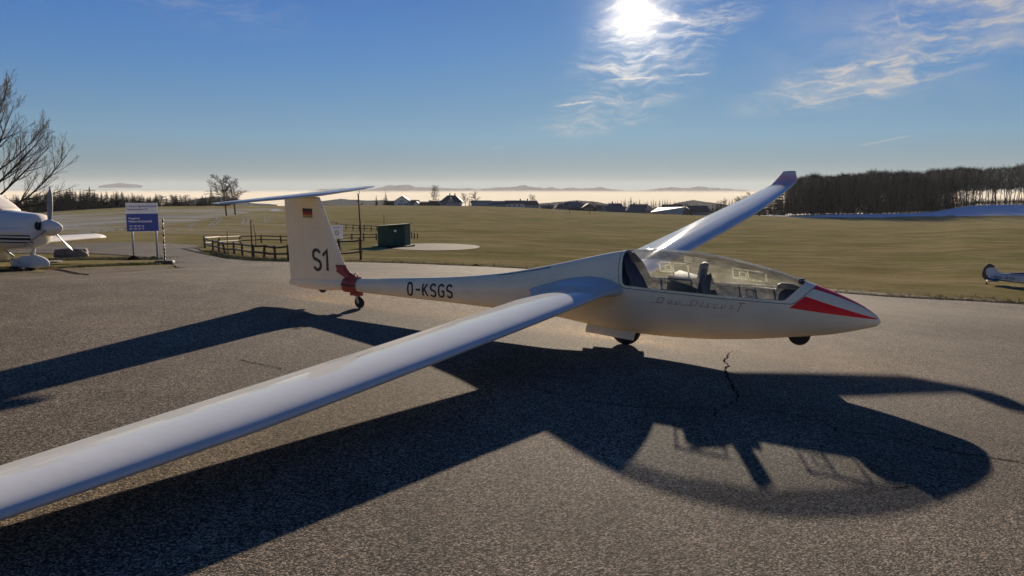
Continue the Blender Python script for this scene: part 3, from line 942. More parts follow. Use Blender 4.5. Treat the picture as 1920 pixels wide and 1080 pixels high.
# sliding vent windows on the far side of the canopy
def vent(x0, z0, w, h, slope):
    def pt(u, v): return surf(x0 + u, z0 + v + slope * u, 1, 0.004)
    m = MB()
    def bar(a, b, r=0.0095):
        n = 7; m.tube([pt(*(Vector(a).lerp(Vector(b), k / (n - 1)))) for k in range(n)], r, 5)
    bar((0, 0), (w, 0)); bar((-0.02, h), (w, h)); bar((0, 0), (0, h)); bar((w, 0), (w, h)); bar((w * 0.46, 0), (w * 0.46, h))
    bar((w * 0.2, 0.2 * h), (w * 0.4, 0.2 * h), .005); bar((w * 0.2, 0.7 * h), (w * 0.4, 0.7 * h), .005); bar((w * 0.2, 0.2 * h), (w * 0.2, 0.7 * h), .005); bar((w * 0.4, 0.2 * h), (w * 0.4, 0.7 * h), .005)
    m.build('vent_window', M_VENT, canopy, True)
vent(0.32, 0.915, 0.36, 0.125, 0.0)
vent(1.23, 0.905, 0.40, 0.125, -0.035)

# wings
def foil(n=26, t=0.135, camber=0.030):
    """upper from trailing edge to leading edge, then lower back: (chord fraction from LE, height)"""
    xs = 0.5 * (1 - np.cos(np.linspace(0, math.pi, n)))
    yt = 5 * t * (0.2969 * np.sqrt(xs) - 0.1260 * xs - 0.3516 * xs ** 2 + 0.2843 * xs ** 3 - 0.1036 * xs ** 4)
    yc = camber * (1 - ((xs - 0.42) / np.where(xs < 0.42, 0.42, 0.58)) ** 2)
    yc = yc - 0.016 * smooth(0.62, 0.86, xs) * (1 - xs) * 4 * 0.35
    up = [(float(x), float(c + y)) for x, c, y in zip(xs, yc, yt)]
    lo = [(float(x), float(c - y)) for x, c, y in zip(xs, yc, yt)]
    return up[::-1] + lo[1:-1]
def wing_frame(s):
    o = max(s - 6.0, 0)
    xl = -0.0257 + 0.0412 * s - 0.05 * o - 0.010 * max(o - 2.5, 0) ** 2
    xt = -1.0114 + 0.0503 * s + 0.02 * o
    zl = 0.7399 + 0.0471 * s + 0.0015 * s * s
    return xl, xt, zl
FOIL = foil()
def wing(side):
    ss = [0.20, 0.30, 0.36, 0.44, 0.55, 0.70, 0.9, 1.3, 2, 2.75, 3.5, 4.25, 5, 5.5, 6, 6.5, 7, 7.5, 8, 8.5, 9, 9.3, 9.55]
    sec = []
    for s in ss:
        xl, xt, zl = wing_frame(s)
        k = smooth(0.75, 0.28, s); th = 1 + 0.35 * k
        xl += 0.10 * k; xt -= 0.22 * k
        cz = -0.091
        sec.append([(Vector((xl + (xt - xl) * u, side * s, zl + cz * u + h * (xl - xt) * th * (1 - 0.12 * smooth(5, 9, s))))) for u, h in FOIL])
    vs = [p for q in sec for p in q]; n = len(FOIL)
    fs = grid_faces(len(sec), n, True)
    if side > 0: fs = [f[::-1] for f in fs]
    # aileron: rear 19 % of the chord outboard
    def chord_u(v):
        xl, xt, zl = wing_frame(abs(v.y)); return (xl - v.x) / (xl - xt)
    def phi_ail(v):
        s = abs(v.y)
        return max(0.815 - chord_u(v), 5.35 - s, s - 9.35)
    def phi_gap(v):
        s = abs(v.y)
        return max(0.803 - chord_u(v), 5.338 - s, s - 9.362)
    ail, main = split(vs, fs, phi_ail)
    gap, main = split(*main, phi_gap)
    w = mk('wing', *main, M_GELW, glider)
    mk('aileron', *ail, M_GELW, w)
    mk('aileron_gap', *gap, M_GAP, w)
    # airbrake cap: a strip let into the upper skin
    bv = BVHTree.FromPolygons(vs, fs)
    def top(s, u, out=0.0):
        xl, xt, zl = wing_frame(s); x = xl + (xt - xl) * u
        h = bv.ray_cast(Vector((x, side * s, 3)), Vector((0, 0, -1)))
        return (h[0] + Vector((0, 0, out))) if h[0] else Vector((x, side * s, zl))
    ab = MB()
    for (s0, s1, u0, u1) in ((3.10, 4.55, 0.551, 0.558), (3.10, 4.55, 0.592, 0.599), (3.10, 3.108, 0.551, 0.599), (4.542, 4.55, 0.551, 0.599)):
        m = 2 if s1 - s0 < 0.1 else 14
        q = [top(s0 + (s1 - s0) * i / (m - 1), u, 0.0015) for i in range(m) for u in (u0, u1)]
        ab.add(q, [(2 * i, 2 * i + 1, 2 * i + 3, 2 * i + 2) for i in range(m - 1)])
    ab.build('airbrake_seam', M_GAP, w)
    # winglet: last sections turn up
    xl, xt, zl = wing_frame(9.55)
    wl = []
    for (s, x0, x1, dz, cant) in ((9.55, xl, xt, 0.0, 0), (9.72, xl + 0.005, xt + 0.05, 0.012, 10), (9.84, xl + 0.008, xt + 0.11, 0.04, 28), (9.93, xl + 0.004, xt + 0.17, 0.09, 52), (9.985, xl - 0.015, xt + 0.23, 0.15, 66), (10.02, xl - 0.035, xt + 0.275, 0.20, 72), (10.04, xl - 0.06, xt + 0.31, 0.255, 74)):
        ca = R(cant); row = []
        th = 0.88 if cant < 20 else 0.7
        for u, h in FOIL:
            hh = h * (x0 - x1) * th
            z0 = zl + (0.0471 + 0.003 * 9.6) * (s - 9.55)
            row.append(Vector((x0 + (x1 - x0) * u, side * (s - hh * math.sin(ca)), z0 + dz - 0.091 * u * math.cos(ca) * ((x0 - x1) / (xl - xt)) + hh * math.cos(ca))))
        wl.append(row)
    vs = [p for q in wl for p in q]; fs = grid_faces(len(wl), n, True)
    fs.append(tuple((len(wl) - 1) * n + k for k in range(n)))
    if side > 0: fs = [f[::-1] for f in fs]
    zr = wl[3][0].z
    red, white = carve((vs, fs), [lambda v: zl + 0.035 - 0.11 * (xl - v.x) - v.z, lambda v: v.z - (zl + 0.20)])
    wg = mk('winglet', *white, M_GELW, w)
    ps = mk('winglet_stripe', *red, M_PINK, w)
    return w
M_NAVYLINE = simple('dark_blue_joint', (0.02, 0.025, 0.06), 0.6, 0.1, 8)
M_PINK = simple('faded_red_paint', (0.62, 0.36, 0.38), 0.35, 0.08, 6, coat=0.4)
near_wing = wing(-1); near_wing['label'] = 'starboard wing reaching towards the viewer'
far_wing = wing(1); far_wing['label'] = 'port wing rising away to the red tip'

# engine bay doors let into the spine: dark joint along each edge
for sd in (-1, 1):
    for a0 in (78, 80):
        pass
    q = []
    for x in np.linspace(-1.86, -1.02, 24):
        rg = ring(float(x), NR)
        for k in (13.2, 14.1):
            i = int(k); p = rg[i].lerp(rg[i + 1], k - i)
            q.append(Vector((p.x, abs(p.y) * sd, p.z + 0.0022)))
    mk('engine_door_joint', q, [(2 * i, 2 * i + 1, 2 * i + 3, 2 * i + 2) for i in range(23)], M_NAVYLINE, glider, False)
# fin, rudder, tailplane
def fin_section(z):
    t = (z - 0.45) / (1.69 - 0.45)
    le = -4.575 - 0.425 * t ** 1.0 - 0.10 * t
    le += 0.22 * smooth(0.62, 0.42, z) ** 1.3 * 1.0
    te = -5.862 - 0.012 * t
    th = 0.115 - 0.035 * t
    return le, te, th
fnv = []
zs = [0.34, 0.40, 0.44, 0.48, 0.52, 0.56, 0.62, 0.7, 0.85, 1.0, 1.15, 1.3, 1.45, 1.58, 1.66, 1.70]
SYM = foil(22, 1.0, 0.0)
SYM = [(u, (1 if i < 22 else -1) * abs(h)) for i, (u, h) in enumerate(SYM)]
for z in zs:
    le, te, th = fin_section(z)
    for u, h in SYM: fnv.append(Vector((le + (te - le) * u, h * th * 0.5 * 2.0, z)))
nf = len(SYM)
fnf = grid_faces(len(zs), nf, True) + [tuple((len(zs) - 1) * nf + k for k in range(nf))]
FIN_BVH = BVHTree.FromPolygons(fnv, fnf)
rud, fin_ = split(fnv, fnf, lambda v: v.x + 5.50)
gap, fin_ = split(*fin_, lambda v: v.x + 5.4945)
fin = mk('fin', *fin_, M_GEL, glider)
mk('rudder', *rud, M_GEL, fin); mk('rudder_gap', *gap, M_GEL, fin)
tv = []; ys = [-1.66, -1.64, -1.58, -1.2, -0.8, -0.4, -0.12, 0.12, 0.4, 0.8, 1.2, 1.58, 1.64, 1.66]
TF = foil(20, 0.10, 0.0)
for y in ys:
    a = abs(y) / 1.65
    le = -5.06 - 0.26 * a ** 1.4 - (0.06 if abs(y) > 1.63 else 0.02 if abs(y) > 1.57 else 0); te = -5.62 + 0.03 * a + (0.02 if abs(y) > 1.63 else 0)
    for u, h in TF: tv.append(Vector((le + (te - le) * u, y, 1.735 + 0.005 * a + h * (le - te))))
nt_ = len(TF)
tf = grid_faces(len(ys), nt_, True) + [tuple(range(nt_)), tuple((len(ys) - 1) * nt_ + k for k in range(nt_))[::-1]]
elev, stab = split(tv, tf, lambda v: v.x + 5.485)
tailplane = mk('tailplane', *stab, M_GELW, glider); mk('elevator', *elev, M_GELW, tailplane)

# lettering that follows the skin: drawn as strokes of even width, like cut vinyl
def arc(cx, cy, rx, ry, a0, a1, n=10):
    return [(cx + rx * math.cos(R(a0 + (a1 - a0) * k / n)), cy + ry * math.sin(R(a0 + (a1 - a0) * k / n))) for k in range(n + 1)]
GLYPH = {
    'S': [arc(.5, .74, .42, .26, 25, 90, 5) + arc(.5, .74, .42, .26, 90, 200, 9)[1:] + [(.2, .56), (.8, .44)] + arc(.5, .26, .42, .26, 20, -90, 9)[0:] + arc(.5, .26, .42, .26, -90, -155, 5)[1:]],
    '1': [[(.02, .74), (.50, 1.0), (.50, 0.0)]],
    'D': [[(.1, 0), (.1, 1), (.45, 1)] + arc(.45, .55, .45, .45, 90, 0, 6)[1:] + arc(.45, .45, .45, .45, 0, -90, 6) + [(.1, 0)]],
    '-': [[(.1, .5), (.9, .5)]],
    'K': [[(.1, 0), (.1, 1)], [(.1, .38), (.86, 1)], [(.38, .60), (.92, 0)]],
    'G': [arc(.5, .74, .42, .26, 20, 180, 10) + arc(.5, .26, .42, .26, 180, 360, 10) + [(.92, .48), (.55, .48)]],
    'O': [arc(.5, .70, .42, .30, 0, 180, 10) + arc(.5, .30, .42, .30, 180, 360, 10) + [(.92, .70)]],
    'H': [[(.1, 0), (.1, 1)], [(.9, 0), (.9, 1)], [(.1, .5), (.9, .5)]],
    'P': [[(.1, 0), (.1, 1), (.55, 1)] + arc(.55, .72, .37, .28, 90, -90, 8)[1:] + [(.1, .44)]],
    'I': [[(.5, 0), (.5, 1)]],
}
def stroke_text(txt, cw, h, w, gap):
    vs = []; fs = []; x0 = 0.0
    for ch in txt:
        adv = cw * (0.62 if ch in '1' else 0.30 if ch == 'I' else 0.85 if ch == '-' else 1.0)
        sx = cw
        for line in GLYPH.get(ch, []):
            pts = [Vector((x0 + (p[0] - (0.35 if ch == 'I' else 0.0)) * sx, w / 2 + p[1] * (h - w))) for p in line]
            n = len(pts); b = len(vs)
            for i, p in enumerate(pts):
                t0 = (p - pts[i - 1]).normalized() if i else None
                t1 = (pts[i + 1] - p).normalized() if i < n - 1 else None
                t = ((t0 or t1) + (t1 or t0)).normalized()
                nr = Vector((-t.y, t.x)); k = 1.0
                if t0 and t1: k = min(1.0 / max(nr.dot(Vector((-t1.y, t1.x))), 0.4), 1.8)
                vs += [Vector((*(p + nr * w / 2 * k), 0)), Vector((*(p - nr * w / 2 * k), 0))]
            fs += [(b + 2 * i, b + 2 * i + 1, b + 2 * i + 3, b + 2 * i + 2) for i in range(n - 1)]
        x0 += adv + gap
    return vs, fs, x0 - gap
def vinyl(txt, x_start, cw, z0, h, w, gap, side, bvh, mat, name, slope=0.0, parent=None, out=0.002, step=0.03, dirx=1):
    vs, fs, L = stroke_text(txt, cw, h, w, gap)
    vs, fs = dice(vs, fs, step)
    o = []
    for v in vs:
        x = x_start + dirx * v.x
        hit = bvh.ray_cast(Vector((x, side * 1.5, z0 + v.y + slope * v.x)), Vector((0, -side, 0)))[0]
        o.append((hit if hit else Vector((x, 0, z0 + v.y))) + Vector((0, side * out, 0)))
    return mk(name, o, fs, mat, parent, False)
def letters(txt, x_start, x_end, z0, h, side, bvh, mat, name, bold=0.0, shear=0.0, slope=0.0, step=0.03, parent=None, out=0.002):
    vs, fs = text_mesh(txt, h, abs(x_end - x_start), bold, shear)
    vs, fs = dice(vs, fs, step)
    o = []
    L = abs(x_end - x_start)
    for v in vs:
        x = x_start + (x_end - x_start) * v.x / L
        hit = bvh.ray_cast(Vector((x, side * 1.5, z0 + v.y + slope * v.x)), Vector((0, -side, 0)))
        if hit[0] is None: o.append(Vector((x, 0, z0 + v.y))); continue
        o.append(hit[0] + Vector((0, side * out, 0)))
    ob = mk(name, o, fs, mat, parent or glider, False)
    return ob
vinyl('D-KSGS', -3.36, 0.105, 0.325, 0.205, 0.030, 0.040, -1, BODY_BVH, M_BLACKPAINT, 'registration_lettering', 0.05, glider)
vinyl('S1', -5.29, 0.185, 0.53, 0.37, 0.052, 0.035, -1, FIN_BVH, M_BLACKPAINT, 'competition_number', 0.0, fin)
# long low script of the type name on the flank: thin strokes on an underline
def script_name():
    vs, fs = text_mesh('Duo Discus', 0.068, 0.90, -0.022, 0.35, 1.45)
    vs, fs = dice(vs, fs, 0.04)
    o = [surf(0.52 + v.x, 0.668 + v.y + 0.012 * v.x, -1, 0.0025) for v in vs]
    ob = mk('type_lettering', o, fs, M_REDLET, glider, False)
    t, f = text_mesh('T', 0.105, 0.085, -0.02, 0.5); t, f = dice(t, f, 0.04)
    mk('type_lettering', [surf(1.46 + v.x, 0.655 + v.y, -1, 0.0025) for v in t], f, M_REDLET, glider, False)
    b = MB()
    for (x0, x1) in ((0.44, 0.60), (0.66, 0.78), (0.80, 0.93), (1.02, 1.14), (1.19, 1.30)):
        q = [surf(x, 0.664 + 0.012 * (x - 0.5) + dz, -1, 0.0025) for x in np.linspace(x0, x1, 6) for dz in (0, 0.004)]
        b.add(q, [(2 * i, 2 * i + 1, 2 * i + 3, 2 * i + 2) for i in range(5)])
    b.build('type_underline', M_REDLET, glider)['kind'] = 'stuff'
    ob['kind'] = 'stuff'
script_name()
for k, mt in enumerate((M_FLAGB, M_FLAGR, M_FLAGY)):
    z1 = 1.520 - 0.049 * k
    q = []
    for i in range(5):
        x = -5.450 + 0.215 * i / 4
        for z in (z1, z1 - 0.049):
            hh = FIN_BVH.ray_cast(Vector((x, -1.5, z)), Vector((0, 1, 0)))[0]
            q.append(hh + Vector((0, -0.002, 0)))
    mk('flag_stripe', q, [(2 * i, 2 * i + 1, 2 * i + 3, 2 * i + 2) for i in range(4)], mt, fin, False)

# wheels, gear doors, tail dolly
def wheel(name, c, r, w, parent, axle=True):
    t = MB(); pr = []
    for k in range(13):
        a = math.pi * k / 12
        pr.append((-math.cos(a) * w / 2, r - 0.34 * r * (1 - math.sin(a) ** 0.6)))
    t.lathe(pr, 'Y', c, 30)
    o = t.build(name, M_RUBBER, parent, True)
    rim = MB(); rim.lathe([(-w * 0.40, r * 0.30), (-w * 0.44, r * 0.58), (w * 0.44, r * 0.58), (w * 0.40, r * 0.30)], 'Y', c, 24)
    smooth_by_angle(rim.build('rim', M_METAL, o))
    return o
wheel('main_wheel', (0.0, 0, 0.190), 0.192, 0.13, glider)
wheel('nose_wheel', (2.078, 0, 0.383), 0.122, 0.085, glider)
wheel('tail_wheel', (-5.17, 0, 0.262), 0.085, 0.055, glider)
for sd in (-1, 1):
    d = MB(); n = 10; vs = []
    for i in range(n):
        x = -0.475 + 0.655 * i / (n - 1)
        b = float(_fb(x))
        zt = 0.245 - 0.034 * i / (n - 1)
        for (dy, dz) in ((0.0, 0.0), (0.030, -0.050), (0.038, -0.102), (0.045, -0.102), (0.037, -0.048), (0.008, 0.0)):
            vs.append((x + (0.0 if i else 0.0) + dz * 0.12, sd * (0.125 + dy), zt + dz))
    fs = grid_faces(n, 6, True) + [tuple(range(6)), tuple((n - 1) * 6 + k for k in range(6))[::-1]]
    d.add(vs, fs)
    dd = smooth_by_angle(d.build('gear_door', M_GEL, glider), 40)
gl = MB(); gl.tube([(0, -0.09, 0.19), (0, -0.09, 0.42)], 0.02, 8); gl.tube([(0, 0.09, 0.19), (0, 0.09, 0.42)], 0.02, 8); gl.tube([(0, -0.1, 0.19), (0, 0.1, 0.19)], 0.018, 8)
gl.build('gear_fork', M_DKMETAL, glider, True)
# tail dolly clamps round the boom: it can be taken off, a thing of its own
dolly = empty('tail_dolly', mw=GMW @ Matrix.Translation((-4.46, 0, 0)))
tag(dolly, 'red shell clamped round the glider tail boom with a small castor wheel', 'tail dolly')
def dolly_shell():
    vs = []; xs = np.linspace(-4.66, -4.385, 10)
    for x in xs: vs += [p - Vector((-4.46, 0, 0)) for p in ring(float(x), 40, -0.012)]
    up = [p - Vector((-4.46, 0, 0)) for p in ring(-4.66, 40, -0.012)]
    fs = grid_faces(len(xs), 40, True)
    inner = []
    o = mk('shell', vs, fs, M_REDTEX, dolly)
    md = o.modifiers.new('thick', 'SOLIDIFY'); md.thickness = 0.008; md.offset = 1.0
    # tongue that runs up the leading edge of the fin
    b = MB(); q = []
    for z in (0.43, 0.50, 0.56, 0.62, 0.665):
        le, te, th = fin_section(z)
        for k in range(11):
            t = k / 10; x = le - 0.20 * abs(2 * t - 1) * (1.0 if z < 0.62 else 0.72)
            hh = FIN_BVH.ray_cast(Vector((x - 0.003, (-1 if t < 0.5 else 1) * 1.0, z)), Vector((0, 1 if t < 0.5 else -1, 0)))[0]
            y = (hh.y if hh else 0.0) + (-1 if t < 0.5 else 1) * 0.010
            if k == 5: y = 0; x = le + 0.012
            q.append((x + 4.46, y, z))
    b.add(q, grid_faces(5, 11)); t = b.build('shell_tongue', M_REDTEX, dolly, True)
    md = t.modifiers.new('thick', 'SOLIDIFY'); md.thickness = 0.006; md.offset = 0
    s = MB()
    for sd in (-1, 1):
        pts = [p - Vector((-4.46, 0, 0)) for p in (surf(x, 0.375, sd, 0.022) for x in np.linspace(-4.665, -4.38, 5))]
        s.tube(pts, 0.012, 6)
    s.build('clasp', M_DKMETAL, dolly, True)
    h = MB(); h.tube([(0.005 + 0.035 * math.cos(a), 0, 0.50 + 0.048 * math.sin(a)) for a in np.linspace(-0.1, math.pi + 0.1, 9)], 0.009, 6)
    h.build('carry_handle', M_REDTEX, dolly, True)
    br = MB(); br.box((0.0, 0, 0.225), (0.20, 0.09, 0.05), None, 0.01)
    br.build('bracket', M_REDTEX, dolly)
    fk = MB()
    for sd in (-1, 1):
        fk.box((0.035, sd * 0.036, 0.155), (0.045, 0.006, 0.12), Matrix.Rotation(R(-20), 3, 'Y'))
    fk.lathe([(0.0, 0.03), (0.03, 0.03)], 'Z', (0.015, 0, 0.185), 14)
    fk.tube([(0.05, -0.045, 0.094), (0.05, 0.045, 0.094)], 0.012, 8)
    fk.tube([(-0.11, 0, 0.20), (0.0, 0, 0.205)], 0.012, 6)
    fk.build('castor_fork', M_METAL, dolly)
    wheel('castor_wheel', (0.05, 0, 0.094), 0.094, 0.04, dolly)
dolly_shell()

# ------------------------------------------------------------------ fences, poles, signs, shed
def mat_wood(name, col, rough=0.85):
    m, nt, bs = new_mat(name)
    pos = nt.node('ShaderNodeTexCoord').outputs['Object']
    g = nt.noise(nt.mapping(pos, scale=(1, 1, 0.12)), 30, 6, 0.65)
    b = nt.noise(pos, 2.5, 4)
    f = nt.math('MULTIPLY', nt.ramp(g, 0.3, 0.7, 0.55, 1.35), nt.ramp(b, 0.3, 0.7, 0.7, 1.3))
    nt.put(bs.inputs['Base Color'], nt.vec('SCALE', (*col,), scale=f))
    bs.inputs['Roughness'].default_value = rough
    nt.put(bs.inputs['Normal'], nt.bump(g, 0.4, 0.01))
    return m
M_WOOD = mat_wood('weathered_dark_wood', (0.055, 0.040, 0.030))
M_PALEWOOD = mat_wood('bleached_wood', (0.42, 0.37, 0.30))
M_BLUE = simple('sign_blue', (0.012, 0.045, 0.30), 0.45, 0.08, 3, coat=0.2)
M_SIGNGREY = simple('sign_pale_grey', (0.74, 0.75, 0.77), 0.5, 0.08, 3)
M_SIGNTXTD = simple('sign_navy_print', (0.010, 0.025, 0.14), 0.5, 0.05, 9)
M_SIGNTXTW = simple('sign_white_print', (0.80, 0.83, 0.88), 0.5, 0.05, 9)
M_POSTBLUE = simple('galvanised_post', (0.24, 0.28, 0.36), 0.5, 0.15, 12, metallic=0.4)
M_GREEN = simple('green_painted_boards', (0.012, 0.052, 0.032), 0.6, 0.25, 5)
M_GREENROOF = simple('dark_green_roof', (0.020, 0.045, 0.035), 0.65, 0.25, 6)
M_BLACKPL = simple('black_plastic', (0.014, 0.014, 0.015), 0.6, 0.2, 12)
M_WHITEPAINT = simple('white_marker_paint', (0.62, 0.58, 0.54), 0.6, 0.15, 12)
M_STONE = simple('grey_boulder', (0.105, 0.095, 0.085), 0.9, 0.35, 4, bump=0.7, bscale=9)
def on(px, py):
    p = gp(px, py); return Vector((p.x, p.y, p.z - FIELD_DROP))
def mpp(p):
    """metres for one photo pixel at this point's depth"""
    return (p.y * CF.y + (p.z - CAM_Z) * CF.z) / FPX

def fence(name, posts, label, group, rails=(0.88, 0.42), pale=()):
    """posts: (base px, base py, top px, top py); each post and each rail is a piece"""
    base = [on(a, b) for a, b, c, d in posts]
    root = empty(name, base[0]); tag(root, label, 'fence', group)
    inv = Matrix.Translation(-base[0])
    tops = []
    rnd = random.Random(len(posts))
    for p, (a, b, c, d) in zip(base, posts):
        s = mpp(p); top = p + Vector(((c - a) * s, rnd.uniform(-.04, .04), (b - d) * s))
        tops.append(top)
        m = MB(); m.tube([inv @ (p - Vector((0, 0, 0.15))), inv @ p.lerp(top, 0.5), inv @ top], [0.052, 0.050, 0.045], 8)
        smooth_by_angle(m.build('post', M_WOOD, root), 50)
    for i in range(len(base) - 1):
        for j, k in enumerate(rails):
            a = base[i].lerp(tops[i], k + rnd.uniform(-.03, .03)); b = base[i + 1].lerp(tops[i + 1], k + rnd.uniform(-.03, .03))
            o = (b - a).normalized() * 0.09; off = Vector((0.03, -0.055, 0))
            m = MB(); m.tube([inv @ (a - o + off), inv @ ((a + b) / 2 + off + Vector((0, 0, -0.008))), inv @ (b + o + off)], [0.036, 0.040, 0.034], 7)
            smooth_by_angle(m.build('rail', M_PALEWOOD if (i, j) in pale else M_WOOD, root), 50)
    return root
fence('fence', [(385, 464, 383, 442), (400, 469, 399, 448.5), (411, 471, 409.5, 450), (422.5, 473.5, 418, 452.5), (439.5, 475, 438.5, 452), (455, 478.5, 454, 454), (476, 482.5, 475.5, 456), (495, 484, 497, 457), (516.5, 485, 515, 459), (541, 486.5, 540, 457), (575, 487, 575, 458)],
      'low dark post and rail fence along the road, nearest run left of the glider fin', 'post and rail fences')
fence('fence', [(384, 463, 383.2, 442), (412, 460, 411, 441), (450.5, 456, 450, 440), (490.5, 455, 490, 439), (527.5, 455, 526.5, 440), (565, 454, 565, 440)],
      'dark post and rail fence behind the nearer one, with a bleached top rail', 'post and rail fences', pale=((0, 0),))
fence('fence', [(600, 487, 600, 448), (637, 486.5, 636, 446), (677, 485.5, 675.5, 443)],
      'tall dark fence bay right behind the glider fin at the pole', 'post and rail fences', rails=(0.86, 0.33))
fence('fence', [(640, 452, 640, 437), (660, 451, 660, 437), (682.5, 450.5, 682, 436), (706, 450, 705.5, 436)],
      'short dark fence run that ends at the green shed', 'post and rail fences')
fence('fence', [(612, 425, 612, 413), (631, 428, 631, 417), (649, 430.5, 649, 419.5), (662, 431.5, 662, 420), (674, 432, 674, 421), (683, 432.5, 683, 421), (696, 433, 696, 422), (707, 433, 707, 422)],
      'farthest low fence across the meadow above the green shed', 'post and rail fences')

def pole(px, py0, py1, rad, label, mat, name='pole', fit=None, topx=None):
    p = on(px, py0); s = mpp(p); h = (py0 - py1) * s
    o = MB(); o.tube([(0, 0, -0.2), (0, 0, h * 0.5), (((topx or px) - px) * s, 0, h)], [rad, rad, rad * 0.9], 8)
    if fit: fit(o, h)
    ob = o.build(name, mat, None, True); ob.location = p
    return tag(ob, label, 'pole', 'thin poles in the meadow')
def sock_arm(o, h):
    o.tube([(0, 0, h - 0.45), (0.10, 0, h - 0.42), (0.14, 0, h - 0.30)], 0.012, 6); o.box((-0.06, 0, h - 0.30), (0.10, 0.04, 0.05)); o.tube([(0, 0, h), (0, 0, h + 0.1)], 0.012, 6)
pole(677, 486, 362, 0.032, 'tall thin dark pole between the glider fin and the green shed', M_WOOD, fit=sock_arm, topx=674.5)
pole(473, 482, 412, 0.026, 'thin dark pole rising from the nearest fence run', M_WOOD)
pole(480, 462, 419, 0.022, 'slightly leaning thin pole just right of a straight one in the fence', M_WOOD, topx=476.5)
pole(427.5, 474, 432, 0.018, 'short thin stake inside the left end of the fence', M_WOOD)
pole(720.5, 440, 403, 0.03, 'brown pole standing up behind the green shed', M_WOOD)
for i, (a, b, c) in enumerate(((768, 444, 435), (772, 445, 434), (777, 446, 436), (783, 446, 437))):
    p = on(a, b); s = mpp(p); o = MB(); o.tube([(0, 0, -0.1), (0, 0, (b - c) * s)], [0.05, 0.045], 7)
    ob = o.build('stake', M_WOOD, None); ob.location = p
    tag(ob, 'short dark stake in the row beside the green shed', 'stake', 'stakes beside the shed')
for i, (a, b, c) in enumerate(((1064 * 700 / 1920 + 680, 400, 391.5), (1167 * 700 / 1920 + 680, 400.5, 392.5))):
    p = on(a, b); s = mpp(p); o = MB(); o.tube([(0, 0, -0.1), (0, 0, (b - c) * s)], 0.12, 6)
    ob = o.build('post', M_WOOD, None); ob.location = p
    tag(ob, ['lone thin post far across the meadow before the houses', 'second lone post far across the meadow, right of the first'][i], 'post')

# club sign
def club_sign():
    a, b = on(251, 484), on(298, 481.5)
    root = empty('airfield_sign', a); tag(root, 'blue and grey airfield sign board on two posts by the road', 'sign')
    d = (b - a); d.z = 0; L = d.length; ux = d.normalized(); nrm = Vector((ux.y, -ux.x, 0))
    s = mpp(a); inv = Matrix.Translation(-a)
    # the board faces the camera: its plane stands across the sight line
    view = Vector((a.x, a.y, 0)).normalized(); ux = Vector((view.y, -view.x, 0)); nrm = -view
    zt = a.z + (484 - 379.5) * s; zb = a.z + (484 - 432.5) * s; zm = a.z + (484 - 399.5) * s
    W = 61.5 * s / abs(ux.x * CF.y - 0) * (ux.x) if False else 61.5 * s * 0.88
    c0 = a - ux * (10 * s * 0.88); c0.z = 0
    RM = Matrix(((ux.x, nrm.x * -1, 0), (ux.y, nrm.y * -1, 0), (0, 0, 1)))
    for k, (xx, pz) in enumerate(((10 * s * 0.88, a.z), (56 * s * 0.88, b.z))):
        p = c0 + ux * xx - nrm * 0.05
        m = MB(); m.tube([inv @ Vector((p.x, p.y, pz - 0.3)), inv @ Vector((p.x, p.y, zt - 0.05))], 0.033, 10)
        m.build('post', M_POSTBLUE, root, True)
    def panel(nm, z0, z1, mat, off=0.0):
        c = c0 + ux * (W / 2) + nrm * off
        m = MB(); m.box(inv @ Vector((c.x, c.y, (z0 + z1) / 2)), (W, 0.022, z1 - z0), RM, 0.004)
        return m.build(nm, mat, root)
    up = panel('club_panel', zm + 0.002, zt, M_SIGNGREY); lo = panel('airfield_panel', zb, zm - 0.002, M_BLUE)
    def line(txt, x, ztop, h, w, mat, par, bold=0.012):
        vs, fs = text_mesh(txt, h, w, bold)
        q = []
        for v in vs:
            p = c0 + ux * (x + v.x) + nrm * 0.015; q.append(inv @ Vector((p.x, p.y, ztop - h + v.y)))
        mk('lettering', q, fs, mat, par, False)
    u = W / 61.5
    line('Luftsportgemeinschaft', 1.8 * u, zt - 4.2 * s, 4.6 * s, 57.5 * u, M_SIGNTXTD, up)
    line('Hotzenwald e.V.', 1.8 * u, zt - 9.9 * s, 3.8 * s, 40 * u, M_SIGNTXTD, up)
    line('Flugplatz', 4.5 * u, zm - 7.0 * s, 4.0 * s, 21.5 * u, M_SIGNTXTW, lo)
    line('Hütten-Hotzenwald', 4.5 * u, zm - 12.0 * s, 4.4 * s, 44 * u, M_SIGNTXTW, lo)
    line("47° 36' 05\" N", 5.0 * u, zm - 21.5 * s, 3.4 * s, 28 * u, M_SIGNTXTW, lo)
    line("07° 56' 31\" E", 5.0 * u, zm - 26.5 * s, 3.4 * s, 28 * u, M_SIGNTXTW, lo)
club_sign()
def mound(px, py, w, h, label, seed):
    p = on(px, py); s = mpp(p); rnd = random.Random(seed); vs = []; n, m = 22, 7
    for i in range(m):
        t = i / (m - 1)
        for k in range(n):
            a = 2 * math.pi * k / n
            rr = (1 - t) ** 0.8 * w * s / 2 * (1 + 0.22 * math.sin(3 * a + seed) + rnd.uniform(-.14, .14))
            vs.append((rr * math.cos(a), rr * math.sin(a) * 0.8, h * s * (1 - (1 - t) ** 1.6) * rnd.uniform(0.85, 1.1) - 0.02))
    o = mk('molehill', vs, grid_faces(m, n, True) + [tuple((m - 1) * n + k for k in range(n))], M_EARTH, None, True); o.location = p
    return tag(o, label, 'earth mound', 'small earth mounds')
mound(250, 485.5, 24, 9, 'heap of dark soil round the left post of the blue sign', 1)
mound(288, 484, 22, 6, 'flat heap of dark soil at the right post of the blue sign', 2)
mound(270, 485, 14, 5, 'small clod of soil between the two sign posts', 5)
mound(892, 497, 16, 4.5, 'dark molehill on the verge behind the glider boom', 3)
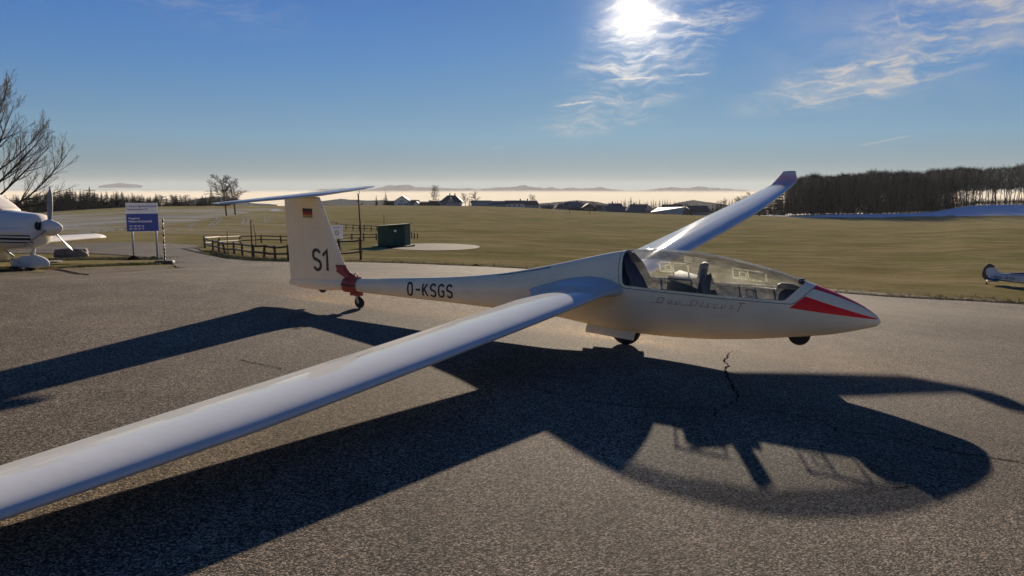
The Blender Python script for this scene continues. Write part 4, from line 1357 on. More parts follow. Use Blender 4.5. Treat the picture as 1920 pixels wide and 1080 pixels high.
mound(826, 495.5, 14, 3, 'low molehill on the verge left of a darker one', 4)
# striped marker post on its block
def marker():
    p = on(309, 493); s = mpp(p)
    root = empty('marker_post', p); tag(root, 'thin black and white striped marker post on a black block', 'marker post')
    b = MB(); b.box((0, 0, 3.2 * s), (33 * s, 0.22, 6.5 * s), None, 0.03); smooth_by_angle(b.build('base_block', M_BLACKPL, root))
    H = 84 * s; n = 12
    for k in range(n):
        z0, z1 = 5 * s + (H - 5 * s) * k / n, 5 * s + (H - 5 * s) * (k + 1) / n
        m = MB(); m.tube([(0.006, 0, z0), (0.006, 0, z1)], 0.024, 10)
        m.build('band', M_WHITEPAINT if (k % 2 == 0 and k > 3) else M_BLACKPL, root, True)
marker()
# notice board with a prohibition ring
def notice():
    p = on(633, 478); s = mpp(p)
    root = empty('notice_board', p); tag(root, 'pale notice board with a crossed-out ring half behind the glider fin', 'sign')
    z0, z1 = (478 - 445.5) * s, (478 - 421) * s; w = 21.5 * s
    b = MB(); b.box((0, 0, (z0 + z1) / 2), (w, 0.02, z1 - z0), None, 0.004); b.build('board', M_SIGNGREY, root)
    for xx in (-0.3 * w, 0.3 * w):
        q = MB(); q.tube([(xx, 0.04, -0.3), (xx, 0.04, z1 - 0.05)], 0.025, 8); q.build('post', M_POSTBLUE, root, True)
    cz = z0 + (z1 - z0) * 0.42; r = 3.7 * s
    q = MB()
    n = 24; v = []
    for k in range(n):
        a = 2 * math.pi * k / n
        v += [(r * math.cos(a), -0.0125, cz + r * 1.25 * math.sin(a)), (r * 0.76 * math.cos(a), -0.0125, cz + r * 0.95 * math.sin(a))]
    q.add(v, [(2 * k, 2 * k + 1, (2 * k + 3) % (2 * n), (2 * k + 2) % (2 * n)) for k in range(n)])
    q.build('prohibition_ring', M_BLACKPAINT, root)
    q = MB(); q.box((0, -0.0135, cz), (r * 1.9, 0.001, r * 0.2), Matrix.Rotation(R(50), 3, 'Y')); q.build('ring_bar', M_BLACKPAINT, root)
    q = MB(); q.box((0, -0.0135, z1 - 0.2 * (z1 - z0)), (w * 0.6, 0.001, 0.8 * s)); q.build('heading_line', M_BLACKPAINT, root)
notice()
# green shed
def shed():
    a = on(709, 461); s = mpp(a)
    root = empty('shed', a, R(-10)); tag(root, 'small dark green wooden shed with a sloping roof on the meadow', 'shed')
    W, D, H0, H1 = 52 * s, 34 * s, 36.5 * s, 40.5 * s
    nb = 9
    for face in ('front', 'back'):
        y = 0 if face == 'front' else D
        for k in range(nb):
            if face == 'front' and 4 <= k <= 7: continue
            x0, x1 = W * k / nb, W * (k + 1) / nb
            h0, h1 = H0 + (H1 - H0) * k / nb, H0 + (H1 - H0) * (k + 1) / nb
            m = MB(); v = [(x0 + .003, y, 0), (x1 - .003, y, 0), (x1 - .003, y, h1), (x0 + .003, y, h0)]
            d = 0.03 if face == 'front' else -0.03; v += [(a_, b_ + d, c_) for a_, b_, c_ in v]
            m.add(v, [(0, 1, 2, 3), (7, 6, 5, 4), (0, 4, 5, 1), (1, 5, 6, 2), (2, 6, 7, 3), (3, 7, 4, 0)]); m.build('board', M_GREEN, root)
    for x, h in ((0.0, H0), (W, H1)):
        for k in range(6):
            m = MB(); m.box((x, D * (k + 0.5) / 6, h / 2), (0.03, D / 6 - 0.006, h)); m.build('board', M_GREEN, root)
    for k in range(2):
        x0 = W * (4 + 2 * k) / nb; x1 = W * (6 + 2 * k) / nb
        m = MB(); m.box(((x0 + x1) / 2, -0.012, H0 * 0.49), (x1 - x0 - 0.02, 0.03, H0 * 0.94)); dd = m.build('door', M_GREEN, root)
        m = MB(); m.box((x1 - 0.10 if k == 0 else x0 + 0.10, -0.035, H0 * 0.5), (0.03, 0.02, 0.12)); m.build('handle', M_DKMETAL, dd)
    m = MB(); m.box((W * 0.66, -0.035, H0 * 0.80), (0.16, 0.006, 0.12)); m.build('door_plate', M_SIGNGREY, root)
    m = MB(); v = [(-0.1, -0.14, H0), (W + 0.1, -0.14, H1 + 0.02), (W + 0.1, D + 0.1, H1 + 0.02), (-0.1, D + 0.1, H0)]
    v += [(a_, b_, c_ + 0.05) for a_, b_, c_ in v]
    m.add(v, [(3, 2, 1, 0), (4, 5, 6, 7), (0, 1, 5, 4), (1, 2, 6, 5), (2, 3, 7, 6), (3, 0, 4, 7)]); m.build('roof', M_GREENROOF, root)
    m = MB(); m.box((W / 2, D / 2 - 0.1, 0.0), (W + 0.5, D + 0.5, 0.10)); m.build('plinth', M_CONC, root)
shed()
# boulder and flat stones by the aeroplane
def rock(px, py, w, h, d, label, seed, name='boulder', yaw=0):
    p = on(px, py); s = mpp(p); rnd = random.Random(seed)
    bm = bmesh.new(); bmesh.ops.create_cube(bm, size=1.0); bmesh.ops.subdivide_edges(bm, edges=bm.edges[:], cuts=4, use_grid_fill=True)
    for v in bm.verts:
        q = v.co.copy(); l = max(abs(q.x), abs(q.y), abs(q.z)); n = q.normalized() * 0.62
        q = q.lerp(n, 0.38); q *= 1 + rnd.uniform(-.05, .05)
        v.co = Vector((q.x * w * s, q.y * d, (q.z + 0.42) * h * s))
    me = bpy.data.meshes.new(name); bm.to_mesh(me); bm.free(); me.materials.append(M_STONE)
    o = from_mesh(name, me); o.location = p; o.rotation_euler = (0, 0, yaw)
    return tag(o, label, 'stone')
rock(134, 481.5, 54, 19, 0.5, 'long grey boulder on the grass behind the propeller aeroplane', 3, yaw=R(8))
rock(100, 491, 22, 4, 0.4, 'flat dark stone lying near the nose wheel of the aeroplane', 6, 'flat_stone')

# ------------------------------------------------------------------ aeroplane at the left edge (its nose reaches into the picture)
M_PLANEW = mat_gelcoat('aeroplane_white_paint', (0.70, 0.64, 0.56), 0.30)
M_STRIPE = simple('dark_blue_stripe', (0.012, 0.014, 0.028), 0.35, 0.1, 6, coat=0.3)
M_PROP = simple('grey_propeller_paint', (0.24, 0.235, 0.235), 0.4, 0.1, 8, coat=0.2)
M_ROPE = simple('red_brown_rope', (0.12, 0.035, 0.025), 0.9, 0.3, 20)
def sloft(sections, n, expo=2.4):
    """sections: (x, z_centre, half_width, half_height, y0)"""
    vs = []
    for (x, zc, w, h) in sections:
        for k in range(n):
            a = 2 * math.pi * k / n; c, s = math.cos(a), math.sin(a); e = 2.0 / expo
            vs.append(Vector((x, math.copysign(abs(c) ** e, c) * w, zc + math.copysign(abs(s) ** e, s) * h)))
    fs = grid_faces(len(sections), n, True)
    fs += [tuple(range(n))[::-1], tuple((len(sections) - 1) * n + k for k in range(n))]
    return vs, fs
def flat_wing(root_le, root_te, tip_le, tip_te, y0, y1, z0, z1, t, name, mat, parent, ns=9, round_tip=True):
    F = foil(16, t, 0.02); vs = []
    for i in range(ns):
        a = i / (ns - 1)
        if round_tip: a = 1 - (1 - a) ** 1.5
        y = y0 + (y1 - y0) * a; le = root_le + (tip_le - root_le) * a; te = root_te + (tip_te - root_te) * a
        if round_tip and i == ns - 1: m = (le + te) / 2; le, te = m + (le - m) * 0.55, m + (te - m) * 0.75
        if round_tip and i == ns - 2: m = (le + te) / 2; le, te = m + (le - m) * 0.92, m + (te - m) * 0.95
        z = z0 + (z1 - z0) * a
        for u, h in F: vs.append(Vector((le + (te - le) * u, y, z + h * (le - te))))
    n = len(F); fs = grid_faces(ns, n, True) + [tuple((ns - 1) * n + k for k in range(n))]
    return mk(name, vs, fs, mat, parent)
def tourer():
    w0 = gp(60, 505.5)
    w0.z -= FIELD_DROP
    k = mpp(w0) * 1.0                     # metres per pixel at the nose wheel
    root = empty('propeller_aeroplane', w0, R(-5)); tag(root, 'white low-wing aeroplane with dark side stripes and three-blade propeller', 'aeroplane')
    S = k / 0.0112                        # model drawn for 1.12 cm a pixel
    root.scale = (S, S, S)
    zc = 0.90
    sec = [(0.36, zc - .01, 0.20, 0.19), (0.33, zc - .02, 0.30, 0.27), (0.22, zc - .05, 0.38, 0.345), (0.0, zc - .055, 0.44, 0.375), (-0.45, zc - .03, 0.50, 0.42), (-0.9, zc - 0.0, 0.54, 0.455), (-1.3, zc, 0.56, 0.46), (-2.0, zc + .02, 0.56, 0.47), (-2.8, zc + .06, 0.50, 0.42), (-3.8, zc + .15, 0.32, 0.30), (-5.0, zc + .24, 0.16, 0.18), (-5.9, zc + .30, 0.04, 0.10)]
    xs = [s[0] for s in sec][::-1]; F = [pchip(xs, [s[j] for s in sec][::-1]) for j in (1, 2, 3)]
    X = np.concatenate([np.linspace(-5.9, -1.0, 40), np.linspace(-0.95, 0.36, 30)])
    vs, fs = sloft([(float(x), float(F[0](x)), float(F[1](x)), float(F[2](x))) for x in X], 56)
    # three dark bands along the flank
    rest = (vs, fs); bands = []
    for lo, hi in ((0.745, 0.775), (0.665, 0.715), (0.605, 0.630)):
        b, rest = carve(rest, [lambda v: v.x - 0.27, lambda v: -4.6 - v.x, lambda v: lo - 0.03 * v.x - v.z, lambda v: v.z - hi + 0.03 * v.x]); bands.append(b)
    body = mk('fuselage', *rest, M_PLANEW, root)
    for b in bands: mk('side_stripe', *b, M_STRIPE, body)
    bv = BVHTree.FromPolygons(vs, fs)
    # chevron where the stripes start
    q = []
    for (x, z) in ((-0.60, 0.80), (-0.72, 0.80), (-0.42, 0.50), (-0.52, 0.54), (-1.1, 0.62), (-1.1, 0.67)):
        h = bv.ray_cast(Vector((x, -1.5, z)), Vector((0, 1, 0)))[0]; q.append(h + Vector((0, -0.004, 0)))
    mk('chevron', q, [(0, 1, 3, 2), (2, 3, 5, 4)], M_STRIPE, body, False)
    # air intakes beside the spinner
    for sd in (-1, 1):
        m = MB(); m.lathe([(0.0, 0.095), (0.03, 0.085), (0.031, 0.0)], 'X', (0.345, sd * 0.19, zc + 0.05), 18); m.build('air_intake', M_BLACKPL, body, True)
    # cheek fairing: slight bulge on the cowling
    m = MB(); n = 14; v = []
    for i in range(n):
        t = i / (n - 1)
        for j in range(9):
            s = j / 8; x = -0.42 + 0.62 * t; z = zc - 0.13 + 0.16 * s
            h = bv.ray_cast(Vector((x, -1.5, z)), Vector((0, 1, 0)))[0]
            v.append(h + Vector((0, -0.035 * math.sin(math.pi * min(t * 1.0, 1)) ** 0.5 * math.sin(math.pi * s) ** 0.6 - 0.001, 0)))
    m.add(v, grid_faces(n, 9)); m.build('cowling_cheek', M_PLANEW, body, True)
    # spinner and propeller
    sp = MB(); sp.lathe([(0.36, 0.165), (0.40, 0.175), (0.50, 0.165), (0.60, 0.13), (0.68, 0.075), (0.72, 0.02)], 'X', (0.02, 0, zc + 0.0), 28)
    spin = sp.build('spinner', M_PLANEW, root, True)
    for ang in (97, 217, 337):
        v = []; a = R(ang)
        er = Vector((0, -math.cos(a), math.sin(a))); et = Vector((0, math.sin(a), math.cos(a))); ex = Vector((1, 0, 0))
        for i in range(12):
            t = i / 11; rr = 0.12 + 0.74 * t
            w = 0.026 + 0.028 * math.sin(math.pi * min(t * 0.9 + 0.08, 1)) ** 0.8
            if t > 0.9: w *= 0.75 - 4 * (t - 0.9)
            pit = R(68 - 46 * t)
            cd = et * math.cos(pit) + ex * math.sin(pit); nd = cd.cross(er)
            for kk in range(10):
                b = 2 * math.pi * kk / 10
                v.append(Vector((0.46, 0, zc)) + er * rr + cd * w * math.cos(b) + nd * (0.018 * (1 - 0.7 * t)) * math.sin(b))
        mk('propeller_blade', v, grid_faces(12, 10, True) + [tuple(range(110, 120))], M_PROP, root)
    # wings
    flat_wing(-0.95, -2.35, -1.05, -2.2, 0.42, 4.5, zc - .42, zc - 0.44, 0.13, 'wing', M_PLANEW, root)
    flat_wing(-0.95, -2.35, -1.05, -2.2, -0.42, -4.5, zc - .42, zc - 0.44, 0.13, 'wing', M_PLANEW, root)
    flat_wing(-5.0, -5.8, -5.1, -5.75, 0.02, 1.5, zc + .33, zc + .33, 0.10, 'tailplane', M_PLANEW, root)
    flat_wing(-5.0, -5.8, -5.1, -5.75, -0.02, -1.5, zc + .33, zc + .33, 0.10, 'tailplane', M_PLANEW, root)
    m = MB(); m.add([(-4.7, 0.03, zc + .36), (-5.9, 0.03, zc + .36), (-5.95, 0.02, zc + 1.35), (-5.45, 0.02, zc + 1.35), (-4.7, -0.03, zc + .36), (-5.9, -0.03, zc + .36), (-5.95, -0.02, zc + 1.35), (-5.45, -0.02, zc + 1.35)], [(0, 1, 2, 3), (7, 6, 5, 4), (0, 4, 5, 1), (1, 5, 6, 2), (2, 6, 7, 3), (3, 7, 4, 0)]); m.build('fin', M_PLANEW, root)
    # cabin
    cs = [(-0.42, zc + .35, 0.36, 0.06), (-0.62, zc + .38, 0.46, 0.20), (-0.95, zc + .38, 0.50, 0.42), (-1.5, zc + .38, 0.50, 0.50), (-2.4, zc + .36, 0.48, 0.44), (-3.2, zc + .34, 0.36, 0.22), (-3.7, zc + .32, 0.2, 0.10)]
    cx = [c[0] for c in cs][::-1]; G = [pchip(cx, [c[j] for c in cs][::-1]) for j in (1, 2, 3)]
    cv, cf = sloft([(float(x), float(G[0](x)), float(G[1](x)), float(G[2](x))) for x in np.linspace(-3.7, -0.42, 50)], 48, 2.6)
    win = sd_poly([(-0.60, zc + .46), (-1.05, zc + .78), (-1.95, zc + .78), (-2.25, zc + .48)])
    g, rest = split(cv, cf, lambda v: win(v.x, v.z) if v.y < -0.1 or v.y > 0.1 else 1.0)
    cab = mk('cabin', *rest, M_PLANEW, root); mk('side_window', *g, M_GLASS2, cab)
    m = MB(); m.tube([(-0.48, -0.2, zc + 0.42), (-0.48, -0.2, zc + 0.52)], 0.008, 6); m.build('antenna', M_BLACKPL, root)
    # nose gear: strut, fork, spatted wheel
    m = MB(); m.tube([(0.02, 0, 0.28), (0.06, 0, 0.40), (0.10, 0, 0.55)], [0.05, 0.04, 0.035], 10); m.build('nose_strut', M_PLANEW, root, True)
    m = MB(); m.tube([(-0.30, -0.10, 0.30), (-0.55, -0.14, 0.52), (-0.60, -0.14, 0.6)], 0.02, 8); m.tube([(-0.15, -0.10, 0.17), (-0.36, -0.1, 0.26)], 0.02, 8); m.build('drag_link', M_METAL, root, True)
    ss = [(0.40, 0.13, 0.01, 0.015), (0.36, 0.135, 0.06, 0.07), (0.25, 0.15, 0.10, 0.125), (0.08, 0.165, 0.125, 0.155), (-0.10, 0.165, 0.12, 0.15), (-0.28, 0.155, 0.095, 0.115), (-0.40, 0.150, 0.075, 0.085), (-0.43, 0.15, 0.06, 0.07)]
    sx = [c[0] for c in ss][::-1]; G2 = [pchip(sx, [c[j] for c in ss][::-1]) for j in (1, 2, 3)]
    v, f = sloft([(float(x), float(G2[0](x)), float(G2[1](x)), float(G2[2](x))) for x in np.linspace(-0.43, 0.40, 30)], 32, 2.2)
    _, spat = split(v, f, lambda p: p.z - 0.055)
    spat = mk('wheel_spat', *spat, M_PLANEW, root); spat.location.z = 0.02
    wheel('nose_wheel', (-0.02, 0, 0.125), 0.125, 0.10, root)
    m = MB(); m.box((-0.33, -0.02, 0.07), (0.20, 0.16, 0.05), None, 0.01); m.build('mud_scraper', M_BLACKPL, root)
    for sd in (-1, 1):
        wheel('main_wheel', (-1.9, sd * 1.25, 0.16), 0.16, 0.13, root)
        m = MB(); m.tube([(-1.9, sd * 1.12, 0.16), (-1.85, sd * 1.05, zc - 0.28)], 0.03, 8); m.build('main_strut', M_PLANEW, root, True)
        v, f = sloft([(float(x), 0.19, float(G2[1](x)), float(G2[2](x)) * 1.05) for x in np.linspace(-0.43, 0.40, 20)], 24, 2.2)
        sp_ = mk('wheel_spat', [p + Vector((-1.9, sd * 1.25, 0.03)) for p in v], f, M_PLANEW, root)
    return root
tourer()
def rope():
    P = [gp(*p) for p in ((30, 507), (58, 504), (92, 503), (125, 508), (152, 514), (166, 516))]
    m = MB(); m.tube([(p.x, p.y, p.z + 0.006) for p in P], 0.016, 6)
    tag(m.build('tow_rope', M_ROPE, None, True), 'thin red-brown rope on the gravel ahead of the aeroplane wheel', 'rope')
rope()

# ------------------------------------------------------------------ tail-wheel aeroplane parked far right
M_CUBW = simple('pale_blue_grey_fabric', (0.40, 0.47, 0.58), 0.5, 0.08, 3, coat=0.15)
M_CUBN = simple('navy_fabric', (0.010, 0.014, 0.045), 0.45, 0.1, 4, coat=0.2)
def cub():
    t0 = gp(1847, 531.5); t0.z -= FIELD_DROP
    k = mpp(t0)
    view = math.atan2(t0.x, t0.y)
    root = empty('tail_wheel_aeroplane', t0, -view - R(2)); tag(root, 'small pale blue and navy aeroplane parked on the grass at the right edge', 'aeroplane')
    S = k * 31.0 / 1.10; root.scale = (S, S, S)
    # drawn in metres: x forward from the tail wheel, side of the rudder facing the viewer
    def plate(pts, t, name, mat, par):
        n = len(pts); v = [(a, -t, b) for a, b in pts] + [(a, t, b) for a, b in pts]
        f = [tuple(range(n)), tuple(range(2 * n - 1, n - 1, -1))] + [(i, n + i, n + (i + 1) % n, (i + 1) % n) for i in range(n)]
        return mk(name, v, f, mat, par, False)
    rud = [(0.34, 0.27), (0.10, 0.28), (-0.05, 0.33), (-0.155, 0.44), (-0.205, 0.56), (-0.205, 0.75), (-0.178, 0.92), (-0.13, 1.08), (-0.07, 1.21), (0.0, 1.30), (0.075, 1.355), (0.15, 1.38), (0.22, 1.385), (0.30, 1.36), (0.37, 1.315), (0.44, 1.25), (0.49, 1.17), (0.45, 0.8), (0.36, 0.4)]
    r = plate(rud, 0.022, 'rudder', M_CUBN, root)
    finp = [(0.08, 0.60), (0.02, 0.70), (-0.01, 0.83), (-0.005, 0.94), (0.045, 1.04), (0.13, 1.105), (0.25, 1.135), (0.40, 1.145), (0.52, 1.14), (0.585, 1.05), (0.64, 0.96), (0.74, 0.85), (0.90, 0.76), (0.9, 0.5), (0.4, 0.45)]
    plate(finp, 0.034, 'fin', M_CUBW, root)
    sec = [(0.12, 0.50, 0.03, 0.09), (0.34, 0.50, 0.05, 0.18), (0.9, 0.53, 0.12, 0.245), (1.8, 0.545, 0.22, 0.335), (2.5, 0.57, 0.30, 0.415), (3.2, 0.64, 0.36, 0.50), (4.0, 0.72, 0.37, 0.62), (4.7, 0.70, 0.37, 0.60), (5.2, 0.56, 0.34, 0.42), (5.9, 0.52, 0.28, 0.30), (6.1, 0.52, 0.16, 0.18)]
    xs = [s[0] for s in sec]; F = [pchip(xs, [s[j] for s in sec]) for j in (1, 2, 3)]
    v, f = sloft([(float(x), float(F[0](x)), float(F[1](x)), float(F[2](x))) for x in np.linspace(0.12, 6.1, 70)], 40, 3.2)
    lo, rest = carve((v, f), [lambda p: p.z - (float(F[0](p.x)) - float(F[2](p.x)) + 0.07)])
    hi, rest = carve(rest, [lambda p: 1.35 - p.x, lambda p: (0.775 + 0.02 * (p.x - 1.4)) - p.z])
    ln, rest = carve(rest, [lambda p: 0.95 - p.x, lambda p: 0.700 + 0.004 * (p.x - 1) - p.z, lambda p: p.z - (0.725 + 0.004 * (p.x - 1))])
    body = mk('fuselage', *rest, M_CUBW, root); mk('belly_stripe', *lo, M_CUBN, body); mk('top_stripe', *hi, M_CUBN, body); mk('pin_stripe', *ln, M_CUBN, body)
    bv = BVHTree.FromPolygons(v, f)
    vinyl('OH-PIG', 0.50, 0.165, 0.385, 0.225, 0.036, 0.055, -1, bv, M_BLACKPAINT, 'registration_lettering', 0.0, root, 0.006, 0.2)
    m = MB(); m.tube([(0.34, 0, 0.26), (0.18, 0, 0.16), (0.10, 0, 0.10)], [0.03, 0.02, 0.02], 7); m.build('tail_spring', M_DKMETAL, root, True)
    m = MB(); m.lathe([(-0.03, 0.055), (-0.02, 0.07), (0.02, 0.07), (0.03, 0.055)], 'Y', (0.09, 0, 0.07), 16); m.build('tail_wheel', M_RUBBER, root, True)
    for sd in (-1, 1):
        flat_wing(0.85, 0.05, 0.75, 0.15, sd * 0.05, sd * 1.45, 0.36, 0.36, 0.06, 'tailplane', M_CUBN if sd < 0 else M_CUBW, root, 6)
        flat_wing(4.9, 3.3, 4.9, 3.3, sd * 0.2, sd * 5.2, 1.30, 1.38, 0.12, 'wing', M_CUBW, root, 9)
        m = MB(); m.tube([(4.4, sd * 0.36, 0.15), (4.3, sd * 2.6, 1.32)], 0.03, 8); m.build('wing_strut', M_CUBW, root, True)
        wheel('main_wheel', (5.15, sd * 0.85, -0.05), 0.24, 0.16, root)
        m = MB(); m.tube([(4.9, sd * 0.32, 0.2), (5.15, sd * 0.8, -0.05)], 0.03, 8); m.build('gear_leg', M_CUBN, root, True)
    m = MB(); m.tube([(3.2, -0.1, 0.86), (3.6, -0.15, 1.28)], 0.02, 6); m.tube([(3.2, 0.1, 0.86), (3.6, 0.15, 1.28)], 0.02, 6); m.build('rear_window_frame', M_PALEWOOD, root, True)
    m = MB(); m.lathe([(6.1, 0.10), (6.2, 0.10), (6.32, 0.02)], 'X', (0, 0, 0.48), 16); m.build('spinner', M_CUBN, root, True)
    m = MB(); m.box((6.2, 0, 0.48), (0.03, 0.10, 1.8), Matrix.Rotation(R(30), 3, 'X')); m.build('propeller', M_DKMETAL, root)
cub()

# ------------------------------------------------------------------ trees
M_BARK = mat_wood('dark_bark', (0.020, 0.016, 0.014))
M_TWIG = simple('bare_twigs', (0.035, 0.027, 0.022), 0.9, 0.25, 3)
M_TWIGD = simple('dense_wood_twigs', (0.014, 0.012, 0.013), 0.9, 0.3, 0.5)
def mat_needles(name, col):
    m, nt, bs = new_mat(name)
    pos = nt.node('ShaderNodeTexCoord').outputs['Object']
    f = nt.math('MULTIPLY', nt.ramp(nt.noise(pos, 1.3, 4), 0.3, 0.7, 0.55, 1.4), nt.ramp(nt.noise(pos, 9, 3), 0.3, 0.7, 0.7, 1.3))
    nt.put(bs.inputs['Base Color'], nt.vec('SCALE', (*col,), scale=f)); bs.inputs['Roughness'].default_value = 0.9
    bs.inputs['Specular IOR Level'].default_value = 0.15
    return m
M_NEEDLE = mat_needles('spruce_needles', (0.012, 0.017, 0.013))

def grow(rnd, height, trunk_r, levels, n_child, spread, up, len0=None, ratio=0.62, sides=(6, 4, 3, 3, 3, 3), lean=(0, 0), trunk_free=0.25, droop=0.0, wiggle=0.10, rmin=0.0035):
    """bare tree: returns (trunk shapes, twig shapes) as two MB meshes; limbs leave the trunk, each limb forks again"""
    A, B = MB(), MB()
    def limb(p, d, L, r, lev):
        nseg = 5 if lev == 0 else (4 if lev < 3 else 3)
        pts = [p.copy()]; q = p.copy(); dd = d.copy()
        for i in range(nseg):
            dd = (dd + Vector((rnd.gauss(0, wiggle), rnd.gauss(0, wiggle), rnd.gauss(0, wiggle) + up * 0.12 * (lev > 0) - droop * (lev > 2)))).normalized()
            q = q + dd * (L / nseg); pts.append(q.copy())
        rr = [r * (1 - 0.70 * i / nseg) if lev else r * (1 - 0.62 * i / nseg) for i in range(nseg + 1)]
        (A if lev <= 1 else B).tube(pts, rr, sides[min(lev, len(sides) - 1)], cap=False)
        if lev >= levels: return
        n = n_child[min(lev, len(n_child) - 1)]
        for k in range(n):
            t = (trunk_free + (1 - trunk_free) * (k + rnd.random() * 0.8) / n) if lev == 0 else (0.18 + 0.82 * (k + rnd.random()) / n)
            t = min(t, 0.99); i = min(int(t * nseg), nseg - 1); f = t * nseg - i
            b = pts[i].lerp(pts[i + 1], f); ax = (pts[i + 1] - pts[i]).normalized()
            az = rnd.random() * 6.283 if lev else (k * 2.399 + rnd.random() * 0.6)
            e1 = ax.orthogonal().normalized(); e2 = ax.cross(e1)
            sp = R(spread[min(lev, len(spread) - 1)] * rnd.uniform(0.7, 1.25))
            nd = (ax * math.cos(sp) + (e1 * math.cos(az) + e2 * math.sin(az)) * math.sin(sp)).normalized()
            nd = (nd + Vector((0, 0, up * 0.25))).normalized()
            ln = L * ratio * rnd.uniform(0.7, 1.15) * (1.0 - (0.45 * t if lev == 0 else 0.35 * t))
            limb(b, nd, ln, max(rr[i] * rnd.uniform(0.42, 0.62), rmin), lev + 1)
    limb(Vector((0, 0, -0.15)), Vector((lean[0], lean[1], 1)).normalized(), height, trunk_r, 0)
    return A, B

def conifer(rnd, h, w, layers=22, per=9, ragged=0.3):
    """spruce: trunk plus tiers of drooping sprays, each spray a few narrow leaf-shaped faces"""
    A, B = MB(), MB()
    A.tube([(0, 0, -0.3), (0, 0, h * 0.5), (0, 0, h)], [h * 0.018, h * 0.012, 0.01], 6, cap=False)
    for i in range(layers):
        t = (i + rnd.random() * 0.7) / layers; z = h * (0.07 + 0.93 * t)
        L = w * (1 - t) ** 0.85 * rnd.uniform(1 - ragged, 1.1) + 0.06 * w
        n = max(4, int(per * (1 - 0.45 * t)))
        for k in range(n):
            a = 6.283 * (k + rnd.random() * 0.8) / n; l = L * rnd.uniform(0.65, 1.1)
            d = Vector((math.cos(a), math.sin(a), 0)); s = Vector((-d.y, d.x, 0)); wd = l * rnd.uniform(0.20, 0.34) + 0.03 * w
            dz = -l * rnd.uniform(0.12, 0.42)
            p0 = Vector((0, 0, z)); p1 = p0 + d * l * 0.5 + Vector((0, 0, dz * 0.3)); p2 = p0 + d * l + Vector((0, 0, dz))
            th = Vector((0, 0, -wd * 0.55))
            B.add([p0, p1 + s * wd, p2, p1 - s * wd, p1 + th], [(0, 1, 4), (1, 2, 4), (2, 3, 4), (3, 0, 4)])
    return A, B

def make_tree(name, AB, mt, mc, label, cat='tree', group=None, loc=(0, 0, 0), rz=0, sc=1.0, crown='crown'):
    root = empty(name, loc, rz); tag(root, label, cat, group)
    root.scale = (sc, sc, sc) if not hasattr(sc, '__len__') else sc
    AB[0].build('trunk', mt, root, True); AB[1].build(crown, mc, root, True)
    return root
class Proto:
    """a kind of tree whose two meshes are shared by all its copies"""
    def __init__(self, AB, mt, mc, crown):
        self.crown = crown
        def me(mb, nm, m):
            q = bpy.data.meshes.new(nm); q.from_pydata(mb.v, [], mb.f); q.materials.append(m)
            q.polygons.foreach_set('use_smooth', [True] * len(q.polygons)); q.update(); return q
        self.a = me(AB[0], 'trunk', mt); self.b = me(AB[1], crown, mc)
        self.h = max(v[2] for v in AB[0].v + AB[1].v)
    def put(self, name, loc, height, rz, label, group, wide=1.0, cat='tree'):
        root = empty(name, loc, rz); tag(root, label, cat, group)
        s = height / self.h; root.scale = (s * wide, s * wide, s)
        from_mesh('trunk', self.a, root); from_mesh(self.crown, self.b, root)
        return root
    def bake(self, mbs, loc, height, rz, wide=1.0):
        s = height / self.h; M = Matrix.Translation(loc) @ Matrix.Rotation(rz, 4, 'Z') @ Matrix.Diagonal((s * wide, s * wide, s, 1))
        return M

rnd = random.Random(11)
# the big bare tree at the left edge: trunk just outside the frame, boughs reaching in
def left_tree():
    base = gp(-8, 470); base.z -= FIELD_DROP
    s = mpp(base)
    H = (470 - 150) * s
    rr = random.Random(5)
    A, B = MB(), MB()
    def limb(p, d, L, r, lev, aim=None):
        nseg = 7 if lev == 0 else 5 if lev < 3 else 3
        pts = [p.copy()]; q = p.copy(); dd = d.normalized()
        for i in range(nseg):
            dd = (dd + Vector((rr.gauss(0, 0.07), rr.gauss(0, 0.07), rr.gauss(0, 0.06) + (0.075 if lev else 0)))).normalized()
            q = q + dd * (L / nseg); pts.append(q.copy())
        rad = [max(r * (1 - 0.75 * i / nseg), 0.0042) for i in range(nseg + 1)]
        (A if lev == 0 else B).tube(pts, rad, (9, 6, 4, 3, 3)[min(lev, 4)], cap=False)
        if lev >= 4: return
        n = (0, 14, 8, 5)[lev] if lev else 0
        for k in range(n):
            t = 0.14 + 0.84 * (k + rr.random()) / n; i = min(int(t * nseg), nseg - 1)
            b = pts[i].lerp(pts[i + 1], t * nseg - i); ax = (pts[i + 1] - pts[i]).normalized()
            e1 = ax.orthogonal().normalized(); e2 = ax.cross(e1); az = rr.random() * 6.283; sp = R(rr.uniform(24, 46))
            nd = ax * math.cos(sp) + (e1 * math.cos(az) + e2 * math.sin(az)) * math.sin(sp) + Vector((0, 0, 0.18))
            limb(b, nd, L * rr.uniform(0.30, 0.52) * (1.15 - 0.6 * t), rad[i] * rr.uniform(0.40, 0.58), lev + 1)
    limb(Vector((0, 0, -0.2)), Vector((0.02, 0, 1)), H * 0.80, H * 0.024, 0)
    # boughs leave the trunk low and sweep up and outwards all round
    nb = 19
    for k in range(nb):
        t = k / (nb - 1); z = H * (0.20 + 0.52 * t); az = k * 2.399 + 0.55
        out = math.cos(R(22 + 46 * t)); upw = math.sin(R(22 + 46 * t))
        limb(Vector((0, 0, z)), Vector((math.cos(az) * out, math.sin(az) * out, upw)), H * (0.53 - 0.20 * t) * rr.uniform(0.85, 1.1), H * 0.0068 * (1.1 - 0.4 * t), 1)
    t = make_tree('bare_tree', (A, B), M_BARK, M_BARK, 'large leafless tree with spreading upswept boughs at the left edge', loc=base, rz=R(-22))
left_tree()
r3 = random.Random(21)
